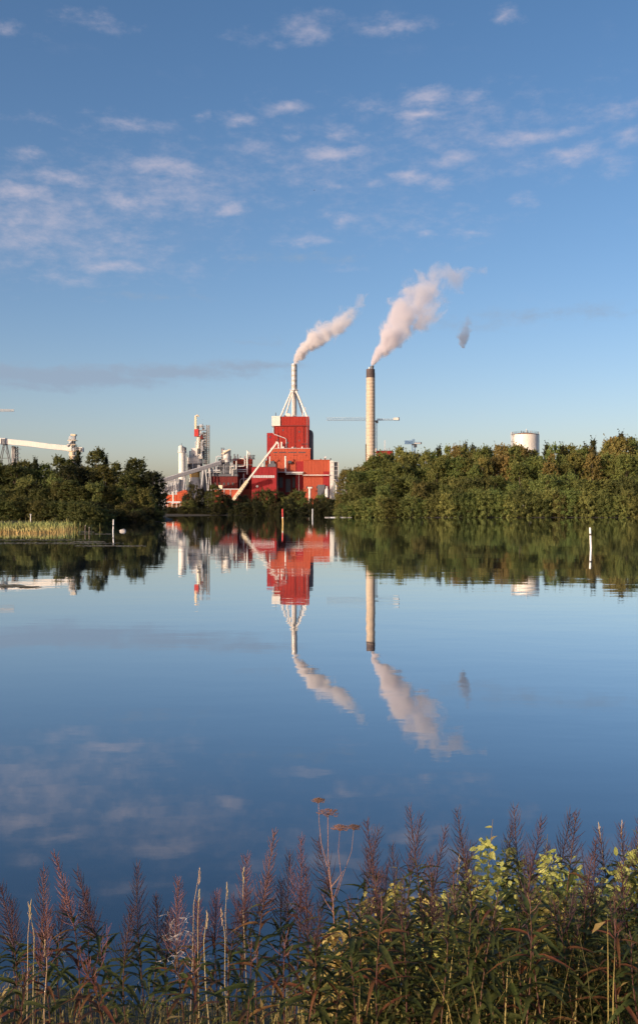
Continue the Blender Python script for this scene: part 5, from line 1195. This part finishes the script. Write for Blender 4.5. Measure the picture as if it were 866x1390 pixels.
def willow(px, pytop, d, label, nst, nleaf, gold):
    x = PX(px, d); z = gz(x, d); H = (PZ(pytop, d) - z); t = thing('willow_sapling', label, 'shrub', (x, d, z), 'yellowing willow saplings behind the fireweed')
    rr = random.Random(int(px)); 
    for s in range(nst):
        a = rr.uniform(0, 6.28); sp = rr.uniform(.02, .13) if s else .02; hh = H * (1 if s == 0 else rr.uniform(.6, .92))
        pt = lambda q: Vector((math.cos(a) * sp * q ** .7 + .012 * math.sin(q * 7 + s), math.sin(a) * sp * q ** .7, q * hh))
        mb = MB(); mb.tube([pt(i / 6) for i in range(7)], [.0042 * (1 - .8 * i / 6) for i in range(7)], 5)
        me = bpy.data.meshes.new('stem'); me.from_pydata(mb.v, [], mb.f); me.materials.append(M['willow_twig']); o = bpy.data.objects.new('stem', me); C.objects.link(o); o.parent = t
        for k in range(nleaf):
            q = .22 + .78 * (k + rr.random()) / nleaf
            add_leaf(t, rr.choice(WLL[3:]) if rr.random() < gold else rr.choice(WLL[:3]), pt(min(q, 1)), k * 2.4 + rr.uniform(-.6, .6), rr.uniform(-.2, .9), rr.uniform(.032, .058) * (.75 if q > .92 else 1), rr.uniform(-.6, .6))
    V = []
    for k in range(720):                                # the many small leaves inside the sapling
        a = rr.uniform(0, 6.28); q = rr.uniform(.30, .95); r_ = abs(rr.gauss(0, .10)) + .01; p = Vector((math.cos(a) * r_, math.sin(a) * r_, q * H * (1 - r_ * 1.2)))
        u = Vector((rr.gauss(0, 1), rr.gauss(0, 1), rr.gauss(0, .6))).normalized(); w = u.cross(Vector((rr.gauss(0, 1), rr.gauss(0, 1), rr.gauss(0, 1)))).normalized(); L_ = rr.uniform(.022, .042)
        V.append([tuple(p), tuple(p + u * L_ * .3 + w * L_ * .26), tuple(p + u * L_ * .75 + w * L_ * .2), tuple(p + u * L_), tuple(p + u * L_ * .75 - w * L_ * .2), tuple(p + u * L_ * .3 - w * L_ * .26)])
    o = bpy.data.objects.new('foliage', fast_mesh('foliage', np.array(V), 6, M['willow_leaf_gold'] if gold > .5 else M['willow_leaf'])); C.objects.link(o); o.parent = t; o['kind'] = 'stuff'
for px, py, d, lab, ns, nl, g in (
    (857, 1126, 3.75, 'broad-leaved bright willow sapling at the right edge, standing above the others', 4, 20, .15), (660, 1112, 3.99, 'willow sapling with its tip between two spikes midway along the bank', 3, 18, .2),
    (744, 1134, 4.07, 'willow sapling with one bare-tipped shoot and a large top leaf', 3, 18, .3), (693, 1128, 4.15, 'slim willow sapling between dense spikes, with few leaves at its top', 3, 16, .2), (780, 1160, 4.07, 'pale willow sapling to the left of the brightest one', 4, 18, .3),
    (604, 1196, 3.83, 'small willow sapling with pale leaves between two dark spikes at mid bank', 3, 16, .2), (645, 1186, 3.91, 'small leafy willow sapling close under the tallest middle spike', 3, 16, .3), (732, 1196, 3.83, 'short bright willow sapling in front of the one with the large top leaf', 3, 16, .2),
    (762, 1200, 3.75, 'short golden willow sapling among dark stems toward the right end', 3, 16, .7), (806, 1196, 3.83, 'short willow sapling with yellow leaves beside the pale right-end saplings', 3, 16, .4), (462, 1236, 3.91, 'tiny golden willow sapling at the foot of the umbel plant', 3, 14, .8),
    (625, 1178, 4.15, 'low rounded willow sapling behind the tallest middle spikes', 4, 18, .25), (580, 1190, 4.15, 'low willow sapling with golden leaves behind the shaded stems', 4, 18, .6), (536, 1176, 4.15, 'golden willow sapling with dry curled top leaves', 4, 18, .85),
    (502, 1200, 4.07, 'small golden willow sapling just right of the umbel plant', 3, 16, .8), (830, 1178, 4.15, 'low pale willow sapling under the spikes near the right edge', 4, 18, .2), (716, 1190, 4.23, 'low bushy willow sapling deep behind the fireweed', 4, 18, .3), (890, 1130, 3.75, 'willow sapling just outside the picture edge', 3, 16, .2)):
    willow(px, py, d, lab, ns, nl, g)

def undergrowth():
    for name, mat, n, hs, label in (('undergrowth', M['under_green'], 9000, 1.0, 'tangle of low green leaves filling the bank between the fireweed stems'), ('dry_undergrowth', M['under_gold'], 5200, 1.15, 'golden dead leaves and grass low among the fireweed')):
        V = []
        for _ in range(n):
            d = rng.uniform(3.1, 5.0); px = rng.uniform(-120, 990) if rng.random() < .25 else rng.uniform(430, 960); x = PX(px, d); z = gz(x, d)
            den = min(1, max(.10, (px - 300) / 240)); hh = abs(rng.normal()) * .10 * hs + rng.uniform(0, .42) * den * hs
            if name == 'dry_undergrowth' and d < 3.7 and rng.random() < .7: d = rng.uniform(3.9, 5.0); x = PX(px, d); z = gz(x, d)
            a = rng.uniform(0, 6.283); el = rng.uniform(-.3, 1.2); L_ = rng.uniform(.035, .085); w = L_ * rng.uniform(.12, .26)
            dv = np.array([math.cos(a) * math.cos(el), math.sin(a) * math.cos(el), math.sin(el)]); sd = np.array([-math.sin(a), math.cos(a), rng.normal() * .3]); p = np.array([x, d, z + hh])
            dr = np.array([0, 0, -L_ * .3])
            V.append([p, p + dv * L_ * .35 - sd * w * .5, p + dv * L_ + dr, p + dv * L_ * .4 + sd * w * .5])
        o = bpy.data.objects.new(name, fast_mesh(name, np.array(V), 4, mat)); C.objects.link(o); tag(o, label, 'undergrowth', kind='stuff')
    V = []
    for _ in range(2600):                                # thin grass blades
        d = rng.uniform(3.0, 5.2); px = rng.uniform(-120, 990); x = PX(px, d); z = gz(x, d); den = min(1, max(.30, (px - 260) / 240)); h = rng.uniform(.2, .7) * den
        a = rng.uniform(0, 6.283); ln = rng.uniform(.05, .3) * h; w = rng.uniform(.0015, .003); c, s = math.cos(a), math.sin(a)
        q = [(x + c * ln * u - s * w * e * v, d + s * ln * u + c * w * e * v, z + h * t) for t, u, v in ((0, 0, 1), (.4, .12, 1), (.75, .45, .8), (1, 1, .15)) for e in (1, -1)]
        for i in (0, 2, 4): V.append([q[i], q[i + 1], q[i + 3], q[i + 2]])
    o = bpy.data.objects.new('grass', fast_mesh('grass', np.array(V), 4, M['under_gold'])); C.objects.link(o); tag(o, 'thin yellowed grass blades between the plants on the near bank', 'grass', kind='stuff')
undergrowth()

# open steelwork, railings and the like: too fine to pick apart bar by bar
for o in S.objects:
    if o.parent is not None and o.type == 'MESH' and o.name.split('.')[0] in ('railing', 'walkway', 'stair_frame', 'hoist_frame', 'lattice', 'ladder', 'ladder_cage', 'mast', 'jib', 'counter_jib', 'top_frame', 'roof_frame', 'stair_tower', 'frame', 'antenna', 'brace'): o['kind'] = 'stuff'
